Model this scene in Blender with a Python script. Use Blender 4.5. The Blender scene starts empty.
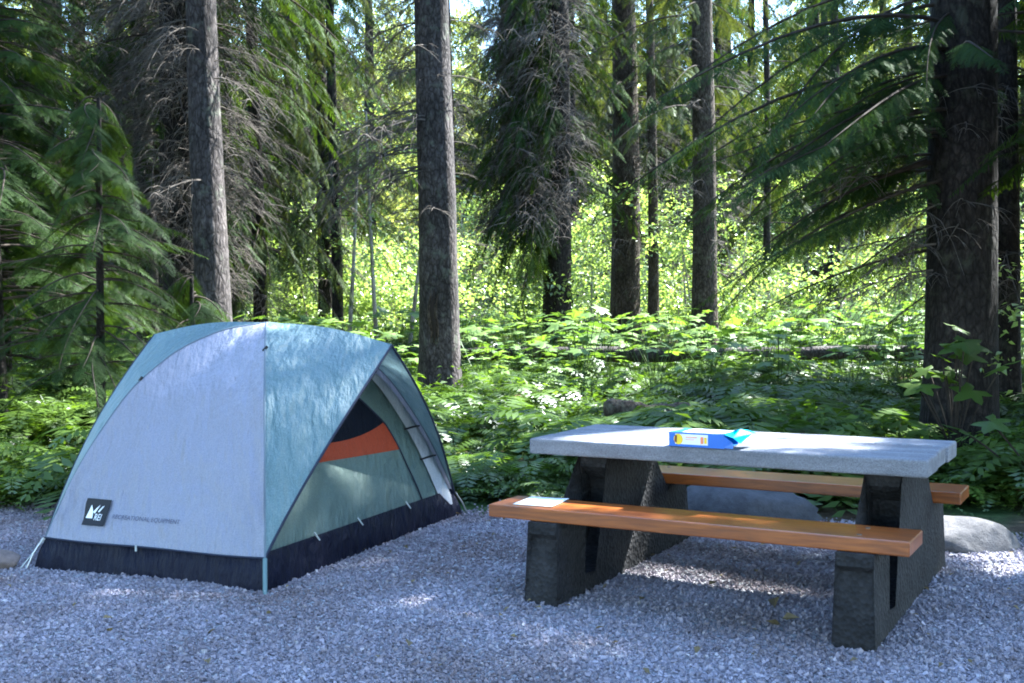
import bpy, math
import numpy as np
from mathutils import Matrix, Vector
PI = math.pi
rng = np.random.default_rng(7)
sc = bpy.context.scene
col = sc.collection

# ------------------------------------------------------------------ lights of the day
SUN_EL, SUN_AZ = math.radians(48), math.radians(58)      # azimuth measured from +Y (away from camera) towards +X
SUN = np.array([math.sin(SUN_AZ)*math.cos(SUN_EL), math.cos(SUN_AZ)*math.cos(SUN_EL), math.sin(SUN_EL)])

# ------------------------------------------------------------------ mesh builder
class MB:
    def __init__(s): s.v = []; s.f = []; s.m = []; s.r = []; s.n = 0
    def add(s, V, F, mat=0, rnd=None):
        V = np.asarray(V, float).reshape(-1, 3); F = np.asarray(F, int)
        s.v.append(V); s.f.append(F + s.n); s.n += len(V)
        s.m.append(np.full(len(F), mat, int))
        s.r.append(np.full(len(F), rng.random() if rnd is None else rnd, float) if np.isscalar(rnd) or rnd is None else np.asarray(rnd, float))
    def inst(s, V, F, R, T, mat=0, rnd=None):
        """many copies of one template: R (k,3,3), T (k,3)"""
        k, n = len(T), len(V)
        if k == 0: return
        P = np.einsum('kij,nj->kni', R, V) + T[:, None, :]
        FF = (F[None] + (np.arange(k) * n)[:, None, None]).reshape(-1, F.shape[1])
        if rnd is None: rnd = rng.random(k)
        s.v.append(P.reshape(-1, 3)); s.f.append(FF + s.n); s.n += k * n
        s.m.append(np.full(len(FF), mat, int)); s.r.append(np.repeat(rnd, len(F)))
    def build(s, name, mats, parent=None, smooth=False):
        me = bpy.data.meshes.new(name)
        V = np.concatenate(s.v); me.vertices.add(len(V)); me.vertices.foreach_set('co', V.astype(np.float32).ravel())
        loops = np.concatenate([f.ravel() for f in s.f]).astype(np.int32)
        sizes = np.concatenate([np.full(len(f), f.shape[1]) for f in s.f])
        me.loops.add(len(loops)); me.loops.foreach_set('vertex_index', loops)
        me.polygons.add(len(sizes))
        st = np.concatenate([[0], np.cumsum(sizes)[:-1]]).astype(np.int32)
        me.polygons.foreach_set('loop_start', st)
        me.polygons.foreach_set('material_index', np.concatenate(s.m).astype(np.int32))
        me.polygons.foreach_set('use_smooth', np.full(len(sizes), smooth))
        a = me.attributes.new('rnd', 'FLOAT', 'FACE'); a.data.foreach_set('value', np.concatenate(s.r).astype(np.float32))
        if not isinstance(mats, (list, tuple)): mats = [mats]
        for m in mats: me.materials.append(m)
        me.update(calc_edges=True)
        o = bpy.data.objects.new(name, me); col.objects.link(o)
        if parent: o.parent = parent
        return o

def tag(o, label=None, cat=None, group=None, kind=None):
    for k, v in (('label', label), ('category', cat), ('group', group), ('kind', kind)):
        if v: o[k] = v
    return o
def empty(name, loc, label, cat, group=None):
    o = bpy.data.objects.new(name, None); o.location = loc; o.empty_display_size = .1; col.objects.link(o)
    bpy.context.view_layer.update()
    return tag(o, label, cat, group)
def keep(o, parent):                       # child built in world coordinates
    o.parent = parent; o.matrix_parent_inverse = Matrix.Translation(parent.location).inverted(); return o

def frames(axis, up=(0, 0, 1)):
    """rotation matrices with x along axis (k,3)"""
    x = axis / np.linalg.norm(axis, axis=-1, keepdims=True)
    u = np.broadcast_to(np.asarray(up, float), x.shape)
    y = np.cross(u, x); y /= np.maximum(np.linalg.norm(y, axis=-1, keepdims=True), 1e-6)
    z = np.cross(x, y)
    return np.stack([x, y, z], -1)
def tube(P, r, n=8, cap=True, closed=False):
    P = np.asarray(P, float); r = np.broadcast_to(np.asarray(r, float), (len(P),)) if np.ndim(r) < 2 else np.asarray(r)
    T = np.gradient(P, axis=0); T /= np.maximum(np.linalg.norm(T, axis=1, keepdims=True), 1e-9)
    up = np.array([0, 0, 1.]) if abs(T[:, 2]).mean() < .8 else np.array([0, 1., 0])
    X = np.cross(T, up); X /= np.maximum(np.linalg.norm(X, axis=1, keepdims=True), 1e-9); Y = np.cross(T, X)
    a = np.arange(n) * 2 * PI / n
    rr = r[:, None] if r.ndim == 1 else r
    V = P[:, None] + rr[..., None] * (np.cos(a)[None, :, None] * X[:, None] + np.sin(a)[None, :, None] * Y[:, None])
    m = len(P); i = np.arange(m - 1)[:, None] * n; j = np.arange(n)[None]; k = (j + 1) % n
    F = np.stack([i + j, i + k, i + n + k, i + n + j], -1).reshape(-1, 4)
    return V.reshape(-1, 3), F
def grid(fn, us, vs):
    V = np.array([[fn(u, v) for u in us] for v in vs]).reshape(-1, 3); n, m = len(us), len(vs)
    i = np.arange(m - 1)[:, None] * n; j = np.arange(n - 1)[None]
    return V, np.stack([i + j, i + j + 1, i + n + j + 1, i + n + j], -1).reshape(-1, 4)
def vnoise(P, sc_=1., seed=0):
    """cheap smooth pseudo-noise, -1..1"""
    P = np.asarray(P, float) * sc_; s = seed * 1.7
    x, y, z = P[..., 0], P[..., 1], P[..., 2]
    return (np.sin(1.7*x+2.3*y+s)+np.sin(2.9*y-1.3*z+1.1*s+x)+np.sin(3.1*z+2.2*x-.7*s)+np.sin(1.1*x-2.7*y+3.7*z+2*s))/4

# ------------------------------------------------------------------ materials
def mat(name):
    m = bpy.data.materials.new(name); m.use_nodes = True; nt = m.node_tree; nt.nodes.clear()
    out = nt.nodes.new('ShaderNodeOutputMaterial')
    def N(t, **kw):
        n = nt.nodes.new('ShaderNode' + t)
        for k, v in kw.items():
            if k in n.inputs: n.inputs[k].default_value = v
            else: setattr(n, k, v)
        return n
    return m, nt, N, lambda a, b: nt.links.new(a, b), out
def rgb(c): return (c[0], c[1], c[2], 1)
def ramp(N, L, fac, stops):
    r = N('ValToRGB'); e = r.color_ramp.elements
    while len(e) < len(stops): e.new(.5)
    for q, (p, c) in zip(e, stops): q.position = p; q.color = rgb(c)
    L(fac, r.inputs['Fac']); return r.outputs['Color']
def leafmat(name, c0, c1, trans=.4, tcol=None, gloss=.05, rough=.4):
    m, nt, N, L, out = mat(name)
    at = N('Attribute', attribute_name='rnd')
    ns = N('TexNoise', Scale=.7, Detail=3.); L(N('TexCoord').outputs['Object'], ns.inputs['Vector'])
    mm = N('Math', operation='MULTIPLY_ADD'); L(at.outputs['Fac'], mm.inputs[0]); mm.inputs[1].default_value = .6
    m2 = N('Math', operation='MULTIPLY_ADD'); L(ns.outputs['Fac'], m2.inputs[0]); m2.inputs[1].default_value = 1.2; m2.inputs[2].default_value = -.4
    L(m2.outputs[0], mm.inputs[2])
    c = ramp(N, L, mm.outputs[0], [(0, c0), (1, c1)])
    d = N('BsdfDiffuse'); L(c, d.inputs['Color'])
    t = N('BsdfTranslucent')
    mx = N('MixRGB', blend_type='MULTIPLY'); mx.inputs[0].default_value = 1; L(c, mx.inputs[1]); mx.inputs[2].default_value = rgb(tcol or (1.5, 1.5, .6))
    L(mx.outputs[0], t.inputs['Color'])
    a = N('MixShader'); a.inputs[0].default_value = trans; L(d.outputs[0], a.inputs[1]); L(t.outputs[0], a.inputs[2])
    g = N('BsdfGlossy', Roughness=rough); g.inputs['Color'].default_value = (1, 1, 1, 1)
    b = N('MixShader'); b.inputs[0].default_value = gloss; L(a.outputs[0], b.inputs[1]); L(g.outputs[0], b.inputs[2])
    L(b.outputs[0], out.inputs['Surface']); return m
def pmat(name, color=(.5, .5, .5), rough=.7, color2=None, nscale=10., bump=0., bscale=40., spec=.3, detail=5., stretch=(1, 1, 1), metallic=0.):
    m, nt, N, L, out = mat(name); p = N('BsdfPrincipled', Roughness=rough, Metallic=metallic); p.inputs['Specular IOR Level'].default_value = spec
    tc = N('TexCoord'); mp = N('Mapping'); mp.inputs['Scale'].default_value = stretch; L(tc.outputs['Object'], mp.inputs['Vector'])
    if color2:
        n = N('TexNoise', Scale=nscale, Detail=detail); L(mp.outputs[0], n.inputs['Vector'])
        L(ramp(N, L, n.outputs['Fac'], [(.3, color), (.7, color2)]), p.inputs['Base Color'])
    else: p.inputs['Base Color'].default_value = rgb(color)
    if bump:
        n = N('TexNoise', Scale=bscale, Detail=4.); L(mp.outputs[0], n.inputs['Vector'])
        b = N('Bump', Strength=bump, Distance=.01); L(n.outputs['Fac'], b.inputs['Height']); L(b.outputs[0], p.inputs['Normal'])
    L(p.outputs[0], out.inputs['Surface']); return m
def barkmat(name, c0, c1, c2, sc_=1.):
    m, nt, N, L, out = mat(name); p = N('BsdfPrincipled', Roughness=.92); p.inputs['Specular IOR Level'].default_value = .15
    tc = N('TexCoord'); mp = N('Mapping'); mp.inputs['Scale'].default_value = (1, 1, .45); L(tc.outputs['Object'], mp.inputs['Vector'])
    w = N('TexNoise', Scale=6.*sc_, Detail=3.); L(mp.outputs[0], w.inputs['Vector'])
    mx = N('MixRGB'); mx.inputs[0].default_value = .12; L(mp.outputs[0], mx.inputs[1]); L(w.outputs['Color'], mx.inputs[2])
    v = N('TexVoronoi', Scale=19.*sc_, feature='DISTANCE_TO_EDGE'); L(mx.outputs[0], v.inputs['Vector'])
    n = N('TexNoise', Scale=18.*sc_, Detail=7., Roughness=.7); L(mp.outputs[0], n.inputs['Vector'])
    big = N('TexNoise', Scale=1.6, Detail=3.); L(tc.outputs['Object'], big.inputs['Vector'])
    c = ramp(N, L, n.outputs['Fac'], [(.28, c0), (.5, c1), (.72, c2)])
    e = ramp(N, L, v.outputs['Distance'], [(0, (.35, .33, .3)), (.18, (1, 1, 1))])
    q = N('MixRGB', blend_type='MULTIPLY'); q.inputs[0].default_value = .8; L(c, q.inputs[1]); L(e, q.inputs[2])
    bg = ramp(N, L, big.outputs['Fac'], [(.35, (.7, .7, .68)), (.65, (1.15, 1.12, 1.1))])
    q2 = N('MixRGB', blend_type='MULTIPLY'); q2.inputs[0].default_value = 1; L(q.outputs[0], q2.inputs[1]); L(bg, q2.inputs[2])
    lm = N('TexNoise', Scale=4.5, Detail=6., Roughness=.65); L(tc.outputs['Object'], lm.inputs['Vector'])
    q3 = N('MixRGB'); L(ramp(N, L, lm.outputs['Fac'], [(.56, (0, 0, 0)), (.68, (.55, .55, .55))]), q3.inputs[0]); L(q2.outputs[0], q3.inputs[1]); q3.inputs[2].default_value = rgb((c2[0]*.9, c2[1]*1.1, c2[2]*.85))
    L(q3.outputs[0], p.inputs['Base Color'])
    b1 = N('Bump', Strength=1., Distance=.02); b1.inputs['Height'].default_value = 0; L(v.outputs['Distance'], b1.inputs['Height'])
    b2 = N('Bump', Strength=.8, Distance=.015); L(n.outputs['Fac'], b2.inputs['Height']); L(b1.outputs[0], b2.inputs['Normal'])
    L(b2.outputs[0], p.inputs['Normal']); L(p.outputs[0], out.inputs['Surface']); return m

M = {}
M['fir'] = leafmat('fir_needles', (.009, .019, .004), (.034, .060, .011), .28, (1.8, 1.7, .5), .006, .6)
M['fir_blue'] = leafmat('hemlock_needles', (.009, .020, .005), (.036, .066, .014), .28, (1.8, 1.7, .5), .008, .6)
M['fir_grey'] = leafmat('drooping_needles', (.016, .028, .009), (.06, .08, .024), .32, (1.8, 1.5, .6), .008, .5)
M['fern'] = leafmat('fern_leaf', (.022, .045, .007), (.085, .135, .020), .36, (1.5, 1.6, .5), .03, .4)
M['broad'] = leafmat('broad_leaf', (.026, .055, .009), (.10, .155, .024), .40, (1.6, 1.6, .5), .02, .45)
M['bigleaf'] = leafmat('large_leaf', (.06, .11, .025), (.15, .22, .05), .38, (1.4, 1.5, .5), .03, .45)
M['bush'] = leafmat('sunny_leaf', (.11, .17, .05), (.29, .36, .12), .5, (1.7, 1.7, .85), .05, .35)  # yellow green, with sun glow put into the colour so the thicket overexposes
M['far'] = leafmat('far_leaf_hazed', (.14, .19, .07), (.28, .33, .15), .45, (1.7, 1.5, .6), .03, .5)  # distance haze and glare put into the colour as paler leaves
M['moss'] = leafmat('dry_leaf', (.08, .06, .03), (.2, .15, .07), .2, (1.2, 1.1, .8), .02, .6)
M['deadtwig'] = pmat('dead_twig', (.035, .028, .023), .9, (.13, .112, .096), 7., spec=.1)
M['limb'] = pmat('limb_bark', (.02, .016, .013), .9, (.055, .043, .034), 9., spec=.1)
M['bark_grey'] = barkmat('grey_scaly_bark', (.02, .017, .017), (.055, .047, .046), (.13, .115, .11))
M['bark_dark'] = barkmat('dark_bark', (.009, .0075, .007), (.022, .018, .016), (.055, .046, .04))
M['bark_brown'] = barkmat('brown_bark', (.022, .016, .013), (.058, .044, .034), (.12, .095, .075))
M['palewood'] = pmat('pale_stem', (.16, .13, .1), .8, (.4, .36, .3), 5., spec=.1)
M['log'] = barkmat('rotten_log', (.04, .028, .02), (.10, .075, .055), (.22, .18, .14))

# ------------------------------------------------------------------ terrain
def zt(x, y):
    x = np.asarray(x, float); y = np.asarray(y, float)
    s = np.clip((y - 16) / 14, 0, 1); s = s*s*(3-2*s) * .45
    far = np.clip((y - 34) / 60, 0, 2.2); far = far**1.5 * 9
    side = np.clip((-x - 9) / 14, 0, 1)**2 * .8
    n = .05 * np.sin(.9*x + .6*y) + .04 * np.sin(1.7*y - 1.1*x + 1)
    return s + far + side + n * np.clip((y - 9.5) / 2.5, 0, 1)
def edge_y(x):                                 # where gravel gives way to forest floor
    x = np.asarray(x, float)
    return 8.25 - .135 * (x + 3.8) - .55*np.clip(x-1.9,0,1.4) + .10*np.sin(2.1*x+.5) + .06*np.sin(5.3*x) + .04*np.sin(11*x+2)

def floor_mat():
    m, nt, N, L, out = mat('forest_floor'); p = N('BsdfPrincipled', Roughness=.95); p.inputs['Specular IOR Level'].default_value = .1
    tc = N('TexCoord'); n = N('TexNoise', Scale=7., Detail=8., Roughness=.7); L(tc.outputs['Object'], n.inputs['Vector'])
    n2 = N('TexNoise', Scale=.8, Detail=4.); L(tc.outputs['Object'], n2.inputs['Vector'])
    c = ramp(N, L, n.outputs['Fac'], [(.3, (.03, .022, .014)), (.5, (.075, .055, .035)), (.72, (.15, .12, .08))])
    g = ramp(N, L, n.outputs['Fac'], [(.3, (.015, .03, .01)), (.7, (.06, .11, .03))])
    f = ramp(N, L, n2.outputs['Fac'], [(.45, (0, 0, 0)), (.6, (1, 1, 1))])
    mx = N('MixRGB'); L(f, mx.inputs[0]); L(c, mx.inputs[1]); L(g, mx.inputs[2]); L(mx.outputs[0], p.inputs['Base Color'])
    b = N('Bump', Strength=.8, Distance=.04); L(n.outputs['Fac'], b.inputs['Height']); L(b.outputs[0], p.inputs['Normal'])
    L(p.outputs[0], out.inputs['Surface']); return m
M['floor'] = floor_mat()
mb = MB()
xs = np.concatenate([np.linspace(-260, -32, 24), np.linspace(-30, 30, 90), np.linspace(32, 260, 24)])
ys = np.concatenate([np.linspace(-120, -4, 14), np.linspace(-2, 45, 95), np.linspace(47, 400, 50)])
Xg, Yg = np.meshgrid(xs, ys); Zg = zt(Xg, np.minimum(Yg, 150)); n = len(xs); mm_ = len(ys)
i = np.arange(mm_-1)[:, None]*n; j = np.arange(n-1)[None]
mb.add(np.stack([Xg, Yg, Zg], -1).reshape(-1, 3), np.stack([i+j, i+j+1, i+n+j+1, i+n+j], -1).reshape(-1, 4))
tag(mb.build('ground', M['floor'], smooth=True), kind='structure')

def gravel_mat(name, pebble):
    m, nt, N, L, out = mat(name); p = N('BsdfPrincipled', Roughness=.85); p.inputs['Specular IOR Level'].default_value = .25
    tc = N('TexCoord')
    if pebble:
        at = N('Attribute', attribute_name='rnd')
        c = ramp(N, L, at.outputs['Fac'], [(0, (.12, .106, .12)), (.3, (.19, .170, .193)), (.65, (.235, .212, .24)), (.95, (.285, .26, .29)), (1, (.36, .335, .335))])
        big = N('TexNoise', Scale=1.3, Detail=5.); L(tc.outputs['Object'], big.inputs['Vector'])
        bb = ramp(N, L, big.outputs['Fac'], [(.34, (.74, .67, .62)), (.6, (1.08, 1.08, 1.1))])
        q = N('MixRGB', blend_type='MULTIPLY'); q.inputs[0].default_value = 1; L(c, q.inputs[1]); L(bb, q.inputs[2]); c = q.outputs[0]
    else:
        v = N('TexVoronoi', Scale=75., feature='F1'); L(tc.outputs['Object'], v.inputs['Vector'])
        c = ramp(N, L, v.outputs['Color'], [(.1, (.10, .098, .105)), (.5, (.22, .22, .235)), (.9, (.4, .39, .4))])
        vv = N('TexVoronoi', Scale=75., feature='DISTANCE_TO_EDGE'); L(tc.outputs['Object'], vv.inputs['Vector'])
        b = N('Bump', Strength=1., Distance=.012); L(vv.outputs['Distance'], b.inputs['Height']); L(b.outputs[0], p.inputs['Normal'])
    L(c, p.inputs['Base Color']); L(p.outputs[0], out.inputs['Surface']); return m
M['gravel_base'] = gravel_mat('gravel_bed', False); M['pebble'] = gravel_mat('crushed_stone', True)
def gz(x, y): return .006 + .010*np.sin(1.3*x+.4)*np.sin(1.1*y) + .006*np.sin(3.1*x-2*y)
mb = MB(); us = np.linspace(-12, 12, 121); vs = np.linspace(0, 1, 46)
def gp(u, v):
    y = -5 + (edge_y(u) + 5) * v
    return (u, y, float(gz(u, y)) + .012 - (.015 if v > .99 else 0))
V, F = grid(gp, us, vs); mb.add(V, F); tag(mb.build('gravel_pad', M['gravel_base'], smooth=True), kind='structure')
# crushed stones over the pad
cube = np.array([[-1,-1,-1],[1,-1,-1],[1,1,-1],[-1,1,-1],[-1,-1,1],[1,-1,1],[1,1,1],[-1,1,1]], float)
cubeF = np.array([[0,3,2,1],[4,5,6,7],[0,1,5,4],[1,2,6,5],[2,3,7,6],[3,0,4,7]])
def randrot(k):
    q = rng.normal(size=(k, 4)); q /= np.linalg.norm(q, axis=1, keepdims=True); w, x, y, z = q.T
    return np.stack([1-2*(y*y+z*z), 2*(x*y-z*w), 2*(x*z+y*w), 2*(x*y+z*w), 1-2*(x*x+z*z), 2*(y*z-x*w), 2*(x*z-y*w), 2*(y*z+x*w), 1-2*(x*x+y*y)], -1).reshape(-1, 3, 3)
mb = MB(); NP_ = 250000
ry = 3.6 + (8.9-3.6) * rng.random(NP_)**1.25; rx = (rng.random(NP_)-.5) * 2 * (.5*ry + .9)
ok = (ry < edge_y(rx) + .12 + rng.normal(0, .1, NP_)); rx, ry = rx[ok], ry[ok]
for c_ in range(6):
    tv = cube * (1 + rng.uniform(-.45, .25, (8, 1))) + rng.uniform(-.25, .25, (8, 3))
    sel = np.arange(c_, len(rx), 6); k = len(sel)
    sz = rng.lognormal(math.log(.0041), .40, k); sz = np.clip(sz, .0028, .0095)
    R = randrot(k) * (sz[:, None, None] * np.stack([rng.uniform(.8, 1.5, k), rng.uniform(.7, 1.1, k), rng.uniform(.5, .9, k)], -1)[:, None, :])
    T = np.stack([rx[sel], ry[sel], gz(rx[sel], ry[sel]) + .012 + sz*.45], -1)
    mb.inst(tv, cubeF, R, T)
tag(mb.build('gravel', M['pebble']), 'blue grey crushed stone covering the tent pad', 'gravel', kind='stuff')

# ------------------------------------------------------------------ leaf templates
def twig_spray(L=.5, step=.017, wid=.0046, maxs=.14, ang=48, dr=.22):
    """one flat conifer spray lying along +x"""
    V = []; F = []
    def quad(a, b, w):
        a = np.array(a); b = np.array(b); d = b-a; nrm = np.array([-d[1], d[0], 0]); nrm /= np.linalg.norm(nrm)+1e-9
        m_ = a + d*.45; k = len(V); V.extend([a, m_+nrm*w, b, m_-nrm*w]); F.append([k, k+1, k+2, k+3])
    quad((0, 0, 0), (L, 0, -.10*L), .004)
    s = .03
    while s < L*.98:
        t = s/L; ln = maxs * (math.sin(min(1, t*2.2+.35)*PI/2)) * (1-t)**.75 + .025
        for sd in (-1, 1):
            a = math.radians(ang + rng.uniform(-9, 9)); l = ln*rng.uniform(.75, 1.1)
            z0 = -.10*L*t*t
            quad((s, 0, z0), (s+math.cos(a)*l, sd*math.sin(a)*l, z0 - dr*l + rng.uniform(-.22, .22)*l), wid*rng.uniform(.8, 1.2))
        s += step
    return np.array(V, float), np.array(F)
SPR = [twig_spray(step=.021) for _ in range(4)]
SPR_FINE = [twig_spray(.5, .03, .0062, .15, 46, .35) for _ in range(4)]
SPR_FAR = [twig_spray(.55, .03, .0095, .15, 46, .4) for _ in range(3)]

def branch_tpl(L, sprays, droop=.25, dens=.10, hang=.2, fl=.5, bare=.18):
    """limb along +x; returns wood (V,F) and foliage (V,F,rnd)"""
    s = np.linspace(0, 1, 9); ph = rng.uniform(0, 6)
    def pt(t):
        t = np.asarray(t, float)
        return np.stack([L*t*(1-.08*t), .06*L*np.sin(2.5*t+ph)-.06*L*math.sin(ph), L*(.10*t - droop*t*t + .10*t**3)], -1)
    W = tube(pt(s), .012*(1-s)**.8 + .0025, 5)
    VV = []; FF = []; RR = []; n = 0; t = bare
    sd = 1
    while t < 1:
        sd = -sd; l = fl * (1.15 - .75*t) * rng.uniform(.75, 1.2)*min(1, (t-bare)*4+.5)
        a = math.radians(58 - 25*t + rng.uniform(-12, 12)) * sd
        p = pt(t); d = np.array([math.cos(a), math.sin(a), -hang*rng.uniform(.4, 1.6)])
        roll = rng.uniform(-.35, .35); up = np.array([0.1*roll, roll*sd, 1.])
        R = frames(d[None], up/np.linalg.norm(up))[0] * (l/.5)
        sp = sprays[rng.integers(len(sprays))]
        VV.append(sp[0] @ R.T + p); FF.append(sp[1] + n); n += len(sp[0]); RR.append(np.clip(rng.random()*.7+.35*rng.random(len(sp[1])), 0, 1))
        t += dens/L * rng.uniform(.6, 1.3)*.8
    p = pt(.97); R = frames((pt(1.)-pt(.9))[None])[0]
    sp = sprays[0]; VV.append(sp[0]@R.T*.8 + p); FF.append(sp[1]+n); RR.append(np.full(len(sp[1]), rng.random()))
    return W, (np.concatenate(VV), np.concatenate(FF), np.concatenate(RR)), L
BR = {'fine': [branch_tpl(2., SPR_FINE, rng.uniform(.28, .5), .032, .75, .30) for _ in range(5)],
      'near': [branch_tpl(2., SPR, rng.uniform(.25, .5), .05, .5, .38) for _ in range(5)],
      'far': [branch_tpl(2., SPR_FAR, rng.uniform(.15, .45), .13, .35) for _ in range(4)],
      'hang': [branch_tpl(2., SPR_FAR, rng.uniform(.35, .7), .11, 1.1) for _ in range(4)],
      'nearhang': [branch_tpl(2., SPR, rng.uniform(.35, .6), .05, .9, .38) for _ in range(4)]}

def dead_tpl(L=1.4, nside=14, curl=.5):
    """bare drooping twig system"""
    VV = []; FF = []; n = 0
    def add(P, r):
        nonlocal n
        V, F = tube(P, r, 3); VV.append(V); FF.append(F+n); n += len(V)
    s = np.linspace(0, 1, 8); az = rng.uniform(-.3, .3)
    main = np.stack([L*s, az*L*s*s, -curl*L*s*s*rng.uniform(.6, 1.3)], -1)
    add(main, .011*(1-s)+.003)
    for _ in range(nside):
        t = rng.uniform(.15, .95); b = main[int(t*7)] + (main[min(7, int(t*7)+1)]-main[int(t*7)])*(t*7-int(t*7))
        l = rng.uniform(.25, .7)*(1.1-t*.5); a = rng.uniform(-1.5, 1.5); q = np.linspace(0, 1, 5)
        d = rng.uniform(.2, 1.2)
        P = b + np.stack([l*q*math.cos(a), l*q*math.sin(a), -l*d*q*q + rng.uniform(-.1, .2)*l*np.sin(q*3)], -1)
        add(P, .005*(1-q)+.0018)
        for _ in range(2):
            k = rng.integers(1, 4); b2 = P[k]; l2 = l*rng.uniform(.3, .6); a2 = a+rng.uniform(-1.2, 1.2)
            q2 = np.linspace(0, 1, 4)
            add(b2+np.stack([l2*q2*math.cos(a2), l2*q2*math.sin(a2), -l2*rng.uniform(.3, 1.4)*q2**1.5], -1), .0032*(1-q2)+.0015)
    return np.concatenate(VV), np.concatenate(FF)
DEAD = [dead_tpl(rng.uniform(1., 1.6), 14, rng.uniform(.3, .9)) for _ in range(6)]
STICK = [dead_tpl(rng.uniform(.5, .9), 4, rng.uniform(.1, .5)) for _ in range(4)]

# spots that stay sunny: (point, radius) - gaps in the canopy along the sun's direction
SUNNY = [((.12, 5.62, .47), .07), ((1.0, 5.72, .80), .12), ((1.42, 5.52, .76), .17), ((.42, 6.05, .76), .12), ((2.7, 6.0, 0), .14), ((2.6, 6.55, .15), .13), ((3.1, 19., 1.), .9), ((6.3, 19., 1.), .9), ((-.2, 9.6, .5), .15), 
         ((-.8, 6.78, 1.26), .05), ((-.95, 6.5, 1.1), .03), ((4.2, 20., 1.1), 1.6), ((5.5, 20.5, 1.), 1.0), ((1.0, 20., .9), 1.1), ((2.4, 19.5, .8), .8), ((-3.5, 30, 2.5), 1.8), ((-2.2, 31, 4.), 1.8), ((-.4, 31, 2.), 1.5), ((-4.5, 29, 2.), 1.2),
         ((-.1, 8.8, .4), .2), ((.2, 10., .5), .2), ((-3.5, 14, 2.2), .9), ((-3.5, 14, 3.6), .5), ((-.95, 17, 1.5), .9), ((-.9, 17, 3.4), .6), ((1.2, 26, 3.5), .8), ((-.9, 12.5, .5), .7),
         ((-4.6, 12.5, .4), 1.0), ((-2.8, 12., .5), .6), ((2.1, 11, .5), .5), ((3.6, 10, .6), .25), ((-5.5, 11, .5), .4), ((.9, 14, .5), .5), ((.9, 8.5, .3), .25)]
SP = np.array([s[0] for s in SUNNY]); SR = np.array([s[1] for s in SUNNY])
def blocks_sun(P, half=.55):
    """P (k,3) points; true where something of that size would shade a sunny spot"""
    d = P[:, None] - SP[None]; t = d @ SUN; perp = np.linalg.norm(d - t[..., None]*SUN, axis=-1)
    return ((perp < SR[None] + half) & (t > .9)).any(1)

def crown(mb, x, y, z0, z1, kind, n, len_fn, lean=(0, 0), az_fn=None, fm=0, wm=1, dip=0., gate=True, rtrunk=.1):
    tpl = BR[kind]
    for i in range(n):
        t = (i + rng.random()) / n; z = z0 + (z1-z0)*t
        a = rng.uniform(0, 2*PI) if az_fn is None else az_fn(t)
        l = len_fn(t) * rng.uniform(.75, 1.2)
        W, (FV, FF, FR), L = tpl[rng.integers(len(tpl))]
        s = l/L; tilt = dip + rng.uniform(-.15, .12)
        sxyz = np.array([s, s*rng.choice([-1, 1]), s]) if kind not in ('near', 'nearhang', 'fine') else np.array([s, rng.choice([-1, 1])*max(s, .75), max(s, .75)])
        ca, sa = math.cos(a), math.sin(a); ct, st = math.cos(tilt), math.sin(tilt)
        Rm = np.array([[ca*ct, -sa, ca*-st*-1], [sa*ct, ca, sa*st], [-st*-1, 0, ct]])
        Rm = np.array([[ca, -sa, 0], [sa, ca, 0], [0, 0, 1.]]) @ np.array([[ct, 0, st], [0, 1, 0], [-st, 0, ct]])   # positive tilt droops
        Rm = Rm * sxyz[None, :]
        T = np.array([x+lean[0]*z, y+lean[1]*z, z])
        if gate:
            pts = np.array([T + Rm @ np.array([L*q, 0, -.1*L*q]) for q in (.05, .3, .5, .7, .9, 1.)])
            if blocks_sun(pts, .095*l).any(): continue
        mb.add(W[0] @ Rm.T + T, W[1], wm)
        mb.add(FV @ Rm.T + T, FF, fm, FR)

def dead(mb, x, y, z0, z1, n, sc0=1., az=(0, 2*PI), lean=(0, 0), r=.25, tpls=None, mi=0):
    tpls = tpls or DEAD
    for i in range(n):
        z = rng.uniform(z0, z1); a = rng.uniform(*az); V, F = tpls[rng.integers(len(tpls))]; s = sc0*rng.uniform(.6, 1.15)
        ca, sa = math.cos(a), math.sin(a); R = np.array([[ca, -sa, 0], [sa, ca, 0], [0, 0, 1.]])*s
        mb.add(V @ R.T + np.array([x+lean[0]*z+ca*r*.8, y+lean[1]*z+sa*r*.8, z]), F, mi)

def trunk_mesh(x, y, zb, h, r, lean=(0, 0), flare=.4, seg=20, seed=0):
    ks = np.concatenate([np.linspace(0, 1, 8)*1.2, np.linspace(1.45, min(h*.5, 9), 34), np.linspace(min(h*.5, 9)+.5, h, 14)])
    P = np.stack([x+lean[0]*ks+.03*np.sin(ks*.5+seed), y+lean[1]*ks+.03*np.sin(ks*.4+seed*2), zb-.12+ks], -1)
    P[:, :2] += np.array([x, y]) - P[0, :2]
    R = r*(1-.80*(ks/h)**1.15)*(1+flare*np.exp(-ks/.35)) + .012
    a = np.arange(seg)*2*PI/seg
    RR = R[:, None]*(1 + .035*np.sin(3*a+seed)[None] + .03*np.sin(5*a+seed*2)[None]*np.exp(-ks/.8)[:, None]*3 + .02*np.sin(7*a[None]+ks[:, None]*1.3))
    RR *= 1+rng.normal(0, .006, RR.shape)
    return tube(P, RR, seg)

def tree(name, label, x, y, h, r, bark, parts, lean=(0, 0), group='conifers round the clearing', cat='tree', flare=.4):
    zb = float(zt(x, y)); root = empty(name, (x, y, zb), label, cat, group)
    mb = MB(); V, F = trunk_mesh(x, y, zb, h, r, lean, flare, seed=x*3+y); mb.add(V, F)
    o = keep(mb.build('trunk', M[bark], smooth=True), root)
    for pn, fn, mats in parts:
        mb = MB(); fn(mb, zb)
        if mb.n: keep(mb.build(pn, [M[q] for q in mats]), root)
    return root
cone = lambda a, b: (lambda t: a + (b-a)*t)

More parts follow.
